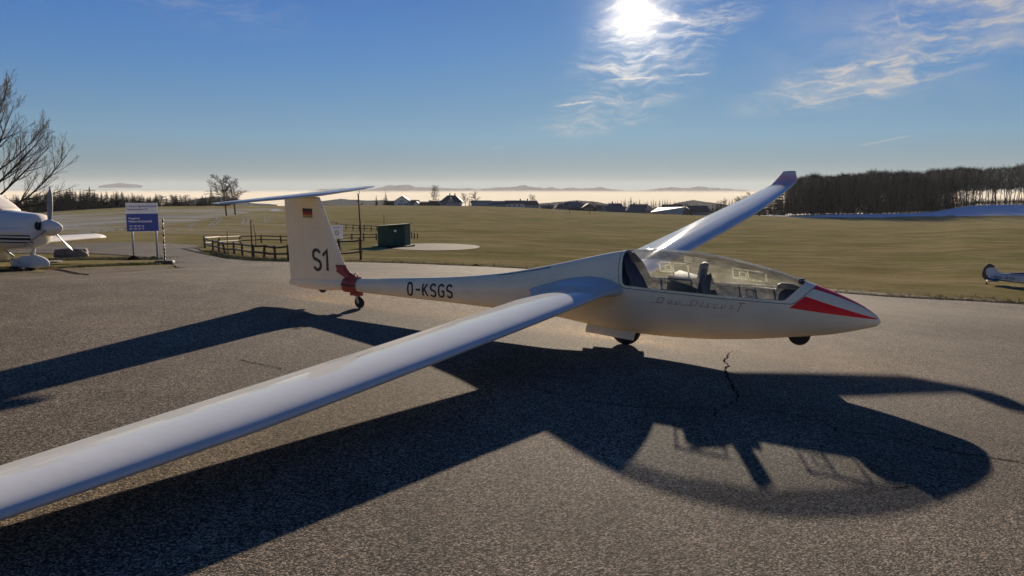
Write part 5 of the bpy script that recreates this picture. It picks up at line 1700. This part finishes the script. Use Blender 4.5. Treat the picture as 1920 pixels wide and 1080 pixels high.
BARE = [Proto(grow(random.Random(30 + i), 10.0, 0.20, 4, (20, 10, 8, 5), (62, 46, 40, 38), 0.30, ratio=0.46, rmin=0.016, sides=(7, 4, 3, 3, 3), trunk_free=tf), M_BARK, M_TWIG, 'crown') for i, tf in enumerate((0.26, 0.30, 0.34))]
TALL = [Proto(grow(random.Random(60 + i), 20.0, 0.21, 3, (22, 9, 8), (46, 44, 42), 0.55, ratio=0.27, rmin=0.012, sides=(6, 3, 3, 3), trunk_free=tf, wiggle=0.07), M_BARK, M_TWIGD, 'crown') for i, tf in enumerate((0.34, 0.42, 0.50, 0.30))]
SPRUCE = [Proto(conifer(random.Random(80 + i), 10.0, w, 24, 9), M_BARK, M_NEEDLE, 'foliage') for i, w in enumerate((2.3, 1.9, 2.7))]
COLUMN = Proto(conifer(random.Random(95), 10.0, 2.0, 30, 10, 0.15), M_BARK, M_NEEDLE, 'foliage')
BUSH = [Proto(grow(random.Random(110 + i), 2.2, 0.05, 3, (9, 7, 6), (60, 50, 44), 0.45, ratio=0.85, sides=(4, 3, 3, 3), trunk_free=0.05), M_BARK, M_TWIG, 'twigs') for i in range(2)]

def tree_px(proto, name, px, py0, py1, label, group=None, wide=1.0, depth=None, rz=0.0, cat='tree'):
    if depth is None:
        p = on(px, py0)
    else:
        p = at_depth(px, py0, depth)
    s = mpp(p)
    return proto.put(name, p, (py0 - py1) * s, rz, label, group, wide, cat)
# two bare trees close together on the frosted slope
tree_px(BARE[0], 'bare_tree', 425, 404, 325, 'left of two leafless trees standing together on the frosty slope', wide=1.12, rz=0.4)
tree_px(BARE[1], 'bare_tree', 441, 402.5, 327, 'right of two leafless trees standing together on the frosty slope', wide=1.15, rz=2.0)
# village trees
VD = 455.0
tree_px(COLUMN, 'columnar_conifer', 706, 387, 364, 'dark columnar conifer at the left end of the village', depth=VD, wide=0.75)
tree_px(SPRUCE[0], 'fir_tree', 723.5, 387, 358.5, 'pointed fir tree just left of the white gabled house', depth=VD, wide=1.15)
tree_px(BARE[2], 'bare_tree', 810, 388, 345.5, 'tallest leafless tree in the village, left of the hipped farmhouse', depth=VD + 25, wide=0.85)
tree_px(BARE[0], 'bare_tree', 873, 388, 361, 'narrow leafless tree right of the hipped farmhouse', depth=VD + 10, wide=0.9, rz=1)
tree_px(SPRUCE[1], 'fir_tree', 880.5, 388, 369, 'small fir between two leafless village trees', depth=VD + 4)
tree_px(BARE[1], 'bare_tree', 893, 388, 358, 'rounded leafless tree left of the long low farm roof', depth=VD + 10, wide=1.2, rz=3)
tree_px(BARE[2], 'bare_tree', 1000, 390, 363.5, 'leafless tree rising behind the middle farm buildings', depth=VD + 25, wide=1.0, rz=2)
tree_px(BARE[0], 'bare_tree', 1116, 396, 377, 'low leafless tree behind the brown gabled house', depth=VD + 40, wide=1.5, rz=1.3)
tree_px(SPRUCE[2], 'fir_tree', 1182.5, 399, 367.5, 'dark fir standing taller than the roofs in the right of the village', depth=VD + 25, wide=0.9)
k_ = 0
rw = random.Random(4)
for px in np.arange(1132, 1305, 5.2):
    x = float(px) + rw.uniform(-2, 2); top = float(np.interp(x, [1130, 1160, 1200, 1260, 1300], [384, 373.5, 376, 374.5, 382])) + rw.uniform(-3.0, 2.0)
    d = rw.uniform(560, 620)
    tree_px(rw.choice(SPRUCE), 'fir_tree', x, 402, top, 'fir in the small wood behind the village roofs', 'firs of the wood behind the village', depth=d, wide=rw.uniform(0.8, 1.3), rz=rw.random() * 6)
for px in np.arange(1335, 1470, 5.5):
    x = float(px) + rw.uniform(-2, 2); top = float(np.interp(x, [1330, 1360, 1400, 1440, 1480], [378, 372, 366, 352, 340])) + rw.uniform(-3.0, 3.0)
    pr, nm = (rw.choice(SPRUCE), 'fir_tree') if rw.random() < 0.55 else (rw.choice(BARE), 'bare_tree')
    tree_px(pr, nm, x, 404, top, 'fir in the tree belt behind the glider wing' if nm == 'fir_tree' else 'leafless tree in the belt behind the glider wing', 'tree belt behind the wing', depth=rw.uniform(440, 470), wide=rw.uniform(0.8, 1.2), rz=rw.random() * 6)
for x in (1425, 1438, 1449, 1458, 1520, 1486):
    tree_px(BUSH[x % 2], 'bare_bush', x, 405.5, (393 if x < 1480 else 400) + rw.uniform(-2, 2), 'low leafless bush on the snow edge below the wood', 'bushes on the snow edge', wide=1.2, rz=x, cat='bush')
tree_px(BARE[0], 'slender_tree', 1514, 407, 388, 'thin young tree alone on the snow before the wood', wide=0.25)

# left wood: dark firs on the hill
for row in range(3):
    for px in np.arange(-60, 440, 4.8):
        x = float(px) + rw.uniform(-3, 3)
        b = float(np.interp(x, [-60, 60, 120, 200, 300, 440], [406, 403, 397, 391, 386.5, 385]))
        top = float(np.interp(x, [-60, 40, 90, 130, 160, 200, 240, 290, 330, 380, 440], [372, 368, 360, 354, 359, 361, 363, 367, 366, 369, 371])) + rw.uniform(-4.5, 5)
        if row and rw.random() < 0.35: continue
        if x > 300 and rw.random() < 0.45:
            pr, nm = rw.choice(BARE), 'bare_tree'
        else:
            pr, nm = rw.choice(SPRUCE), 'fir_tree'
        if row == 0 and rw.random() < 0.3: top += 6
        tree_px(pr, nm, x, b + 0.5, top, 'dark fir in the long wood along the left horizon' if nm == 'fir_tree' else 'leafless tree in the long wood along the left horizon', 'trees of the left wood', depth=365 + 13 * row + rw.uniform(-4, 4), wide=rw.uniform(1.3, 2.2), rz=rw.random() * 6)
# shrubs behind the propeller aeroplane
for x, b, t in ((8, 430, 382), (30, 425, 386), (46, 420, 384), (22, 428, 392), (62, 424, 400), (-15, 432, 380)):
    tree_px(BUSH[x % 2], 'bare_bush', x, b, t, 'dark leafless bush behind the cabin of the propeller aeroplane', 'bushes behind the aeroplane', wide=1.3, rz=x, cat='bush')
for x, t in ((175, 431), (190, 429.5), (205, 429), (220, 427), (234, 425.5)):
    tree_px(BUSH[x % 2], 'hedge_bush', x, 437 - (x - 175) * 0.1, t, 'low dark hedge bush between the aeroplane and the blue sign', 'hedge on the frosty slope', wide=2.2, rz=x, cat='bush')

# right wood: tall leafless trees in front, firs and more trunks behind
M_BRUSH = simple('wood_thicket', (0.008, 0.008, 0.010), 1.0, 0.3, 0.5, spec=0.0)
def right_wood():
    r = random.Random(17)
    def base_y(x): return float(np.interp(x, [1470, 1560, 1650, 1740, 1790, 1830, 1920, 2150], [401, 400.5, 400.5, 397.5, 391, 386, 384, 382]))
    def top_y(x): return 2.2 * math.sin(x * 0.045) + 1.6 * math.sin(x * 0.11 + 1) + 1.2 * math.sin(x * 0.23) + float(np.interp(x, [1465, 1490, 1520, 1600, 1680, 1760, 1830, 1920, 2150], [350, 334, 326, 322, 318, 315, 311, 308, 305]))
    xs = np.arange(1474, 1990, 6.0)
    for i, px in enumerate(xs):
        x = float(px) + r.uniform(-3, 3); d = 372 + r.uniform(-6, 6)
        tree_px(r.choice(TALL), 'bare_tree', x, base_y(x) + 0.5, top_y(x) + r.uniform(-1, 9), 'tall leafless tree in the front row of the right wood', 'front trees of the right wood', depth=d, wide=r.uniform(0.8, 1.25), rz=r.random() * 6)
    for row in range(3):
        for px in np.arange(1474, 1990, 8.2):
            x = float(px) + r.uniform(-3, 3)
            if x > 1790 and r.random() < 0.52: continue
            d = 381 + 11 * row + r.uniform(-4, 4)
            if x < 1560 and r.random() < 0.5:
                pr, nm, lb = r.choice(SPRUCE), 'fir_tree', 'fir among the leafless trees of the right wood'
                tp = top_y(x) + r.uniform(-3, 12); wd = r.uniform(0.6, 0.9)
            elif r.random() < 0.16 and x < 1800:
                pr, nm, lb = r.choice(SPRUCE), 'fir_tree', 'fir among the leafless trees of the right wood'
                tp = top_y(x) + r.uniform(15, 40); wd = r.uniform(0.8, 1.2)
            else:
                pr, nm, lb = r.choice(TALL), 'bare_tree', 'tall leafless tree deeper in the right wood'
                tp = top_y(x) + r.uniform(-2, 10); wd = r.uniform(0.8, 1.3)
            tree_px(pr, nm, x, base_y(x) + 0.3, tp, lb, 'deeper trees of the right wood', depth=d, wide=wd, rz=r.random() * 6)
    # brushwood that fills the floor of the wood: nobody could count it
    V = []; F = []
    for k in range(105000):
        x = r.uniform(1472, 1990)
        dens = float(np.interp(x, [1472, 1500, 1740, 1860, 1990], [0.6, 1, 1, 0.40, 0.35]))
        if r.random() > dens: continue
        d = r.uniform(384, 425)
        p = at_depth(x, base_y(x) - 0.0, d); s = mpp(p)
        hh = base_y(x) - top_y(x); thin = float(np.interp(x, [1730, 1870], [0, 1]))
        u = r.random()
        if thin > r.random(): u = 0.42 + 0.58 * u if r.random() < 0.85 else 0.1 * u
        h = u * hh * 0.90 * s
        ln = r.uniform(0.8, 3.2); a = r.uniform(0, 6.28); e = r.uniform(0.3, 1.3)
        dv = Vector((math.cos(a) * math.cos(e), math.sin(a) * math.cos(e), math.sin(e))) * ln; w = Vector((r.uniform(-1, 1), r.uniform(-1, 1), r.uniform(-.4, .4))).normalized() * r.uniform(0.03, 0.15)
        q = p + Vector((0, 0, h)); b = len(V)
        V += [q - w, q + w, q + dv + w * 0.3, q + dv - w * 0.3]; F.append((b, b + 1, b + 2, b + 3))
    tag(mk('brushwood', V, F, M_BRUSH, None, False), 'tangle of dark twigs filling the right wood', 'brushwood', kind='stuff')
right_wood()

# ------------------------------------------------------------------ village
def mat_wallpaint(name, col): return simple(name, col, 0.9, 0.12, 0.7)
M_WWHITE = mat_wallpaint('white_render', (0.62, 0.60, 0.56))
M_WGREY = mat_wallpaint('grey_render', (0.30, 0.30, 0.31))
M_WBROWN = mat_wallpaint('dark_timber_cladding', (0.055, 0.040, 0.032))
M_ROOF = simple('dark_roof_tiles', (0.040, 0.036, 0.038), 0.8, 0.25, 1.2)
M_ROOFG = simple('grey_roof_tiles', (0.075, 0.078, 0.088), 0.75, 0.25, 1.0)
M_PANEL = simple('barn_roof_painted_shine', (0.48, 0.35, 0.23), 0.7, 0.4, 0.8, spec=0.3)  # the roof's shine in the sun is put into this pale matt colour
M_PANE = simple('window_glass', (0.020, 0.024, 0.032), 0.12, 0.2, 2)
M_FRAMEW = simple('window_frame_white', (0.5, 0.5, 0.5), 0.6, 0.1, 5)
M_CHIM = simple('chimney_brick', (0.12, 0.07, 0.055), 0.9, 0.25, 6)
def house(px0, px1, base, eave, ridge, label, wall, roof, face='eave', hip=0.0, depth=VD, dpt=9.0, wins=(), chim=(), gab=None, yaw=0.0, sink=3.0, over=0.5):
    """px0, px1: left and right wall; base/eave/ridge: rows of the photograph. face: 'gable' looks at the camera or 'eave' does"""
    a = at_depth(px0, base, depth); b = at_depth(px1, base, depth); s = mpp(a)
    W = b.x - a.x; He = (base - eave) * s; Hr = (base - ridge) * s
    root = empty('house', a, yaw); tag(root, label, 'house', 'village houses')
    m = MB()
    D = dpt
    if face == 'gable':
        v = [(0, 0, -sink), (W, 0, -sink), (W, 0, He), (W / 2, 0, Hr - 0.25), (0, 0, He)]
        v += [(x, D, z) for x, y, z in v]
        m.add(v, [(0, 1, 2, 3, 4), (9, 8, 7, 6, 5), (0, 5, 6, 1), (1, 6, 7, 2), (4, 9, 5, 0)])
    else:
        v = [(0, 0, -sink), (W, 0, -sink), (W, D, -sink), (0, D, -sink), (0, 0, He), (W, 0, He), (W, D, He), (0, D, He)]
        f = [(0, 1, 5, 4), (1, 2, 6, 5), (2, 3, 7, 6), (3, 0, 4, 7)]
        if hip < 0.05:
            v += [(0, D / 2, Hr - 0.25), (W, D / 2, Hr - 0.25)]; f += [(5, 6, 9), (7, 4, 8)]
        m.add(v, f)
    wl = m.build('wall', wall, root)
    m = MB(); t = 0.25; o = over
    if face == 'gable':
        sl = (Hr - He) / (W / 2); cut = W * hip
        zo = He - sl * o
        if hip:
            zc = Hr - sl * cut / 1.0
            v = [(-o, -o, zo), (W / 2 - cut, -o, zc), (W / 2, cut * 1.2, Hr), (W / 2, D + o, Hr), (-o, D + o, zo), (W + o, -o, zo), (W / 2 + cut, -o, zc), (W + o, D + o, zo)]
            f = [(0, 1, 2, 3, 4), (5, 7, 3, 2, 6), (1, 6, 2)]
        else:
            v = [(-o, -o, zo), (W / 2, -o, Hr), (W / 2, D + o, Hr), (-o, D + o, zo), (W + o, -o, zo), (W + o, D + o, zo)]
            f = [(0, 1, 2, 3), (4, 5, 2, 1)]
    else:
        sl = (Hr - He) / (D / 2); zo = He - sl * o; h = W * hip
        v = [(-o, -o, zo), (W + o, -o, zo), (W + o, D + o, zo), (-o, D + o, zo), (h - (0 if hip else o), D / 2, Hr), (W - h + (0 if hip else o), D / 2, Hr)]
        f = [(0, 1, 5, 4), (2, 3, 4, 5)] + ([(1, 2, 5), (3, 0, 4)] if hip else [])
    n = len(v); bot = [(x, y, z - t) for x, y, z in v]
    edges = {}
    for q in f:
        for i in range(len(q)):
            k = (q[i], q[(i + 1) % len(q)]); edges[k] = edges.get(k, 0) + 1
    side = [(a_, b_, b_ + n, a_ + n) for (a_, b_) in edges if (b_, a_) not in edges]
    m.add(v + bot, f + [tuple(i + n for i in q[::-1]) for q in f] + side)
    rf = m.build('roof', roof, root)
    for (cx, ch) in chim:
        m = MB(); m.box((W * cx, D / 2, Hr + ch / 2 - 0.3), (0.7, 0.7, ch + 0.8)); m.build('chimney', M_CHIM, rf)
    for (u, z, w, h) in wins:
        m = MB(); m.box((W * u, -0.03, He * z), (w, 0.10, h)); fr = m.build('window', M_FRAMEW, root)
        for q in (-1, 1):
            m = MB(); m.box((W * u + q * w * 0.24, -0.085, He * z), (w * 0.40, 0.03, h * 0.84)); m.build('pane', M_PANE, fr)
    if gab:
        x0, x1, ge, gr, gm = gab     # cross gable / dormer on the front slope
        X0, X1 = (x0 - px0) * s, (x1 - px0) * s; ze, zr = (base - ge) * s, (base - gr) * s
        m = MB(); v = [(X0, -0.25, ze - 2.0), (X1, -0.25, ze - 2.0), (X1, -0.25, ze), ((X0 + X1) / 2, -0.25, zr), (X0, -0.25, ze)]
        v += [(x, D * 0.45, z) for x, y, z in v]
        m.add(v, [(0, 1, 2, 3, 4), (0, 5, 6, 1), (1, 6, 7, 2), (4, 9, 5, 0)]); g = m.build('dormer', wall, root)
        m = MB(); v = [(X0 - 0.3, -0.6, ze - 0.2), ((X0 + X1) / 2, -0.6, zr + 0.2), ((X0 + X1) / 2, D * 0.5, zr + 0.2), (X0 - 0.3, D * 0.5, ze - 0.2), (X1 + 0.3, -0.6, ze - 0.2), (X1 + 0.3, D * 0.5, ze - 0.2)]
        m.add(v + [(x, y, z - 0.2) for x, y, z in v], [(0, 1, 2, 3), (4, 5, 2, 1), (9, 8, 7, 6), (7, 8, 11, 10), (0, 6, 7, 1), (1, 7, 10, 4)]); m.build('dormer_roof', gm, g)
    return root
house(739, 769, 386, 377, 367, 'white gabled house with a half-hipped roof, right of the fir', M_WWHITE, M_ROOF, 'gable', 0.16, wins=((0.30, 0.35, 1.0, 1.2), (0.46, 0.35, 1.0, 1.2), (0.68, 0.35, 1.0, 1.2), (0.84, 0.35, 1.0, 1.2), (0.40, 0.98, 0.9, 1.1), (0.54, 0.98, 0.9, 1.1)))
house(767.5, 783.5, 386, 379, 375, 'low dark-roofed annexe leaning against the white gabled house', M_WGREY, M_ROOF, 'eave', dpt=7)
house(776, 785, 386, 381, 377.3, 'tiny white gable in front of the annexe', M_WWHITE, M_ROOF, 'gable', depth=VD - 6, dpt=5)
house(725, 739, 385.5, 379, 376.5, 'low dark shed roof between the fir and the white house', M_WBROWN, M_ROOF, 'eave', depth=VD + 4, dpt=6)
house(785.5, 806, 386, 379.5, 378, 'long flat dark barn left of the tallest tree', M_WBROWN, M_ROOF, 'eave', dpt=8)
house(805, 823, 386, 376.5, 375, 'dark brown barn beneath the tallest village tree', M_WBROWN, M_ROOF, 'eave', dpt=8)
house(825, 865.5, 386.5, 378, 366.5, 'large farmhouse with a broad hipped roof and two chimneys', M_WGREY, M_ROOF, 'eave', 0.30, dpt=13, wins=((0.12, 0.45, 1.0, 1.2), (0.25, 0.45, 1.0, 1.2), (0.70, 0.45, 1.0, 1.2), (0.85, 0.45, 1.0, 1.2)), chim=((0.42, 1.0), (0.66, 1.0)), gab=(838, 853, 379, 371, M_ROOFG))
house(883.5, 920, 387, 379.5, 376, 'long low farm roof right of the two leafless trees', M_WGREY, M_ROOFG, 'eave', dpt=10)
house(919, 950, 387.5, 382, 377, 'second long low farm building with a small gable', M_WGREY, M_ROOFG, 'eave', dpt=10, gab=(916, 932, 386, 381, M_ROOF))
house(948, 985, 388, 381, 376, 'pale farmhouse with a long dark roof in the middle of the village', M_WWHITE, M_ROOF, 'eave', dpt=9, wins=((0.2, 0.4, 1.0, 1.1), (0.45, 0.4, 1.0, 1.1), (0.7, 0.4, 1.0, 1.1)), chim=((0.75, 0.9),))
house(984, 1010, 389, 383, 376.5, 'dark-roofed house with a chimney beneath a leafless tree', M_WGREY, M_ROOF, 'eave', 0.12, dpt=9, wins=((0.35, 0.4, 1.0, 1.1), (0.65, 0.4, 1.0, 1.1)), chim=((0.2, 1.1),))
house(1015, 1036, 390.5, 388, 385, 'very low roof peeping over the meadow in the village gap', M_WBROWN, M_ROOF, 'eave', dpt=7, chim=((0.7, 0.8),))
house(1042, 1065, 392.5, 389, 383, 'small house with a hipped dark roof left of the brown gable', M_WGREY, M_ROOF, 'eave', 0.25, dpt=8, chim=((0.5, 0.8),))
house(1068, 1100, 394, 388.5, 379.5, 'large house with a long grey roof slope and brown gable end', M_WBROWN, M_ROOFG, 'eave', 0.0, dpt=12, yaw=R(18), chim=((0.72, 1.0),))
house(1090, 1118, 394.5, 390, 381.5, 'dark timber gable with windows attached to the large grey roof', M_WBROWN, M_ROOF, 'gable', depth=VD - 5, dpt=10, wins=((0.3, 0.5, 0.9, 1.1), (0.5, 0.5, 0.9, 1.1), (0.7, 0.5, 0.9, 1.1)))
house(1113, 1140, 395.5, 391, 385, 'low house between the brown gable and a grey roof', M_WGREY, M_ROOF, 'eave', 0.15, dpt=8, gab=(1126, 1137, 392, 387, M_ROOF))
house(1138, 1172, 397.5, 394, 381.5, 'house with a steep grey roof slope beside the tall fir', M_WGREY, M_ROOFG, 'eave', 0.14, dpt=10, chim=((0.35, 0.9),))
house(1176, 1226, 398.5, 395, 383, 'broad dark roof right of the tall fir', M_WGREY, M_ROOFG, 'eave', 0.18, dpt=11, chim=((0.3, 0.8),), gab=(1205, 1228, 396, 385, M_ROOF))
house(1246, 1282, 398, 391, 383.5, 'long dark roof behind the bright barn roof', M_WBROWN, M_ROOF, 'eave', dpt=10, depth=VD + 16)
house(1288, 1332, 403, 396, 386, 'dark barn at the right end of the village beside the glider wing', M_WGREY, M_ROOF, 'eave', 0.05, dpt=11)
def bright_barn():
    a = at_depth(1232, 402.5, VD - 14); s = mpp(a)
    root = empty('barn', a); tag(root, 'low barn whose sloping roof shines brightly in the sun', 'barn', 'village houses')
    L = 60 * s
    z0, z1 = 6.0 * s, 14.0 * s
    # ridge runs along the picture; the roof plane on the sun side is hidden, the near gable is dark
    m = MB(); v = [(-16 * s, -6, z0 - 0.2), (43 * s, -6, z0 - 1.5), (60 * s, 10, z1), (8 * s, 10, z1 - 0.4)]
    m.add(v + [(x, y, z - 0.3) for x, y, z in v], [(0, 1, 2, 3), (7, 6, 5, 4), (0, 4, 5, 1), (1, 5, 6, 2), (2, 6, 7, 3), (3, 7, 4, 0)]); m.build('roof', M_PANEL, root)
    m = MB(); v = [(-15 * s, -5.5, -3), (43 * s, -5.5, -3), (43 * s, -5.5, z0 - 1.9), (-15 * s, -5.5, z0 - 0.6), (75 * s, 10.5, -3), (75 * s, 10.5, z0 - 0.5), (60 * s, 9.6, z1 - 0.4)]
    m.add(v, [(0, 1, 2, 3), (1, 4, 5, 6, 2)]); m.build('wall', M_WBROWN, root)
    m = MB(); v = [(60 * s, 10, z1), (77 * s, 11, z0 - 0.6), (95 * s, 26, z0 - 0.6), (78 * s, 26, z1)]
    m.add(v + [(x, y, z - 0.25) for x, y, z in v], [(0, 1, 2, 3), (7, 6, 5, 4), (0, 4, 5, 1), (1, 5, 6, 2), (2, 6, 7, 3), (3, 7, 4, 0)]); m.build('rear_roof', M_ROOF, root)
bright_barn()

# ------------------------------------------------------------------ lattice masts behind the left wood
def pylon(px, py0, py1, label, w=1.0):
    p = at_depth(px, py0, 520); s = mpp(p); H = (py0 - py1) * s
    m = MB(); hw = 1.2 * w
    for sx in (-1, 1):
        for sy in (-1, 1):
            m.tube([(sx * hw, sy * hw, -6), (sx * 0.35, sy * 0.35, H * 0.8), (0, 0, H)], 0.12, 4)
    for k in range(6):
        z = H * 0.8 * k / 6; q = hw + (0.35 - hw) * (k / 6); q2 = hw + (0.35 - hw) * ((k + 1) / 6); z2 = H * 0.8 * (k + 1) / 6
        m.tube([(-q, -q, z), (q2, -q2, z2)], 0.07, 3); m.tube([(q, -q, z), (-q2, -q2, z2)], 0.07, 3)
    for z, l in ((H * 0.82, 4.2 * w), (H * 0.66, 5.4 * w)):
        m.tube([(-l, 0, z), (0, 0, z + 0.5), (l, 0, z)], 0.10, 4); m.tube([(-l, 0, z), (l, 0, z)], 0.08, 4)
    o = m.build('pylon', M_DKMETAL, None); o.location = p
    tag(o, label, 'pylon')
pylon(170, 392, 350, 'thin lattice power pylon above the firs left of the sign')
pylon(397, 386, 353, 'thin lattice power pylon left of the two leafless trees')

# ------------------------------------------------------------------ far country: lowland mist, hills and the Alps
M_ALP = simple('alps_shade_blue', (0.045, 0.065, 0.11), 1.0, 0.25, 0.002, spec=0.0)  # shaded side and blue of distance are put into this base colour
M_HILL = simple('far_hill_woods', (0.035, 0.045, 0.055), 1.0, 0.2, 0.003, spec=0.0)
def mat_mist():
    m = bpy.data.materials.new('sea_of_mist'); m.use_nodes = True
    nt = NT(m.node_tree); m.node_tree.nodes.clear(); out = nt.node('ShaderNodeOutputMaterial')
    pos = nt.node('ShaderNodeTexCoord').outputs['Object']
    z = nt.sep(pos)[2]
    wob = nt.math('MULTIPLY', nt.math('SUBTRACT', nt.noise(nt.mapping(pos, scale=(1, 0.3, 1)), 0.0009, 5, 0.6), 0.5), 26.0)
    a = nt.ramp(nt.math('ADD', z, wob), -2.0, 42.0, 1.0, 0.0)          # the bank thins out towards its top
    df = nt.node('ShaderNodeBsdfDiffuse'); nt.put(df.inputs[0], (0.95, 0.82, 0.58)); tr = nt.node('ShaderNodeBsdfTransparent')
    x = nt.node('ShaderNodeMixShader'); nt.put(x.inputs[0], a); nt.l.new(tr.outputs[0], x.inputs[1]); nt.l.new(df.outputs[0], x.inputs[2]); nt.l.new(x.outputs[0], out.inputs[0])
    return m
M_MIST = mat_mist()
def range_(name, pts, depth, thick, mat, seed, label, rough=0.35, foot=380, kind='structure'):
    """ridge line given by rows of the photograph, built as a mountain body with two slopes"""
    r = random.Random(seed); xs = [p[0] for p in pts]; ys = [p[1] for p in pts]
    V = []; n = 0; grid = []
    X = np.arange(xs[0], xs[-1] + 0.1, 2.0)
    amp = np.zeros(len(X))
    for o in range(6):
        k = 2 ** o; ph = [r.random() for _ in range(int(len(X) * k / 24) + 4)]
        q = np.interp(np.arange(len(X)) * k / 24.0, np.arange(len(ph)), ph)
        amp += (1 - np.abs(2 * q - 1)) / (1.0 + 0.9 * o)
    amp -= amp.mean()
    for i, x in enumerate(X):
        top = float(np.interp(x, xs, ys)); t = min(1.0, (foot - top) / 12.0)
        top -= amp[i] * 4.2 * rough * t
        for (dy, py) in ((-thick, foot), (-thick * 0.45, foot - (foot - top) * 0.52), (0.0, top), (thick, foot)):
            V.append(at_depth(float(x), py, depth + dy))
    o = mk(name, V, grid_faces(len(X), 4), mat, None, False)
    tag(o, kind=kind)
    if kind != 'structure': tag(o, label)
    return o
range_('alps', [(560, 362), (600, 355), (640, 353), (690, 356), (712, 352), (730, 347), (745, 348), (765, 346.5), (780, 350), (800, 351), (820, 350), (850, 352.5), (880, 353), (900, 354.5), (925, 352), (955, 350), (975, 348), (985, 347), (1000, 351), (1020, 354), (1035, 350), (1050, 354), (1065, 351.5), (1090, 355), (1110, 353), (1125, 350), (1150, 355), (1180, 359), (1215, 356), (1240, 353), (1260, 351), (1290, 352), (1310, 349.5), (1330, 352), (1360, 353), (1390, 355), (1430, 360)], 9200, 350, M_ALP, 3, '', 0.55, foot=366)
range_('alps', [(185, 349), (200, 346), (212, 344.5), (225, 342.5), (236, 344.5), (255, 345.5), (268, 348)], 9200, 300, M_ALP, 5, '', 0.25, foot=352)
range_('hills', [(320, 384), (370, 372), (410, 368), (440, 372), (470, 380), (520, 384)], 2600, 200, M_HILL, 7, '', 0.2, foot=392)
range_('hills', [(560, 386), (600, 377), (640, 373), (690, 376), (720, 375), (780, 382), (830, 388)], 3000, 200, M_HILL, 8, '', 0.2, foot=396)
range_('hills', [(960, 390), (1000, 383), (1040, 379), (1080, 376), (1110, 377), (1150, 384), (1200, 392)], 2800, 200, M_HILL, 9, '', 0.2, foot=404)
range_('hills', [(1230, 392), (1270, 380), (1300, 375), (1330, 379), (1370, 386), (1420, 392)], 2900, 200, M_HILL, 10, '', 0.2, foot=404)
def mist_sea():
    az = np.radians(np.arange(-70, 71, 1.0)); rr = np.array([3000, 3600, 4300, 5200, 6200, 7200, 8000, 8500, 8800])
    zz = np.array([-200, -130, -85, -55, -30, -4, 18, 34, 46.0])
    V = []
    for r_, z_ in zip(rr, zz):
        for a in az: V.append((math.sin(a) * r_, math.cos(a) * r_, z_ + CAM_Z + (4 * math.sin(a * 37) + 3 * math.sin(a * 91 + 1)) * (z_ > 0)))
    tag(mk('mist', V, grid_faces(len(rr), len(az)), M_MIST, None, True), 'pale sea of mist filling the lowland before the mountains', 'mist', kind='stuff')
mist_sea()
def haze_box():
    m = bpy.data.materials.new('haze_air'); m.use_nodes = True
    nt = m.node_tree; nt.nodes.clear()
    out = nt.nodes.new('ShaderNodeOutputMaterial'); v = nt.nodes.new('ShaderNodeVolumePrincipled')
    v.inputs['Color'].default_value = (0.95, 0.97, 1.0, 1)
    v.inputs['Density'].default_value = 3.0e-5
    v.inputs['Anisotropy'].default_value = 0.15
    nt.links.new(v.outputs[0], out.inputs['Volume'])
    b = MB(); b.box((0, 0, (-260 + 150) / 2), (22400, 22400, 410))
    o = b.build('haze', m); tag(o, 'thin pale haze in the air over the whole place', 'haze', kind='stuff')
haze_box()

# ------------------------------------------------------------------ winter grass along the edges of the tarmac
M_GRASS = simple('dry_grass_blades', (0.16, 0.125, 0.060), 0.9, 0.4, 2.0)
M_GRASSG = simple('green_grass_blades', (0.080, 0.085, 0.030), 0.9, 0.4, 2.0)
def grass(name, lines, n, mat, hmin, hmax, seed, spread, label):
    r = random.Random(seed); V = []; F = []
    cache = [[gp(*p) for p in l] for l in lines]
    for k in range(n):
        L = r.choice(cache); i = r.randrange(len(L) - 1); p = L[i].lerp(L[i + 1], r.random())
        p = p + Vector((r.gauss(0, spread * 0.3), abs(r.gauss(0, spread)), 0)); z = tz(p.x, p.y) - FIELD_DROP
        for q in range(4):
            a = r.random() * 6.283; h = r.uniform(hmin, hmax); ln = Vector((math.cos(a), math.sin(a), 0)) * h * r.uniform(0.2, 0.9)
            w = Vector((-math.sin(a), math.cos(a), 0)) * r.uniform(0.004, 0.009)
            o = Vector((p.x + r.gauss(0, 0.04), p.y + r.gauss(0, 0.04), z)); b = len(V)
            V += [o - w, o + w, o + ln + Vector((0, 0, h))]; F.append((b, b + 1, b + 2))
    tag(mk(name, V, F, mat, None, False), label, 'grass', kind='stuff')
EDGE = [(640, 491.5), (760, 494), (880, 499), (1000, 504.5), (1150, 514.5), (1300, 527), (1450, 539), (1640, 554), (1780, 562), (1919, 570), (2050, 578)]
LEFT = [(-150, 512), (0, 507), (90, 502), (200, 497), (300, 494)]
LEFT2 = [(-100, 492), (60, 488), (180, 486), (290, 486)]
FENCE = [(384, 470), (420, 482), (476, 487), (545, 489), (600, 490)]
grass('grass', [EDGE], 9000, M_GRASS, 0.015, 0.05, 1, 0.45, 'dry grass blades growing over the edge of the tarmac')
grass('grass', [LEFT, LEFT2, FENCE], 7000, M_GRASSG, 0.03, 0.09, 2, 0.55, 'short green grass on the verge by the sign and fence')
grass('grass', [LEFT2, FENCE, EDGE], 3000, M_GRASS, 0.03, 0.10, 3, 1.2, 'loose dry tufts scattered over the verge')
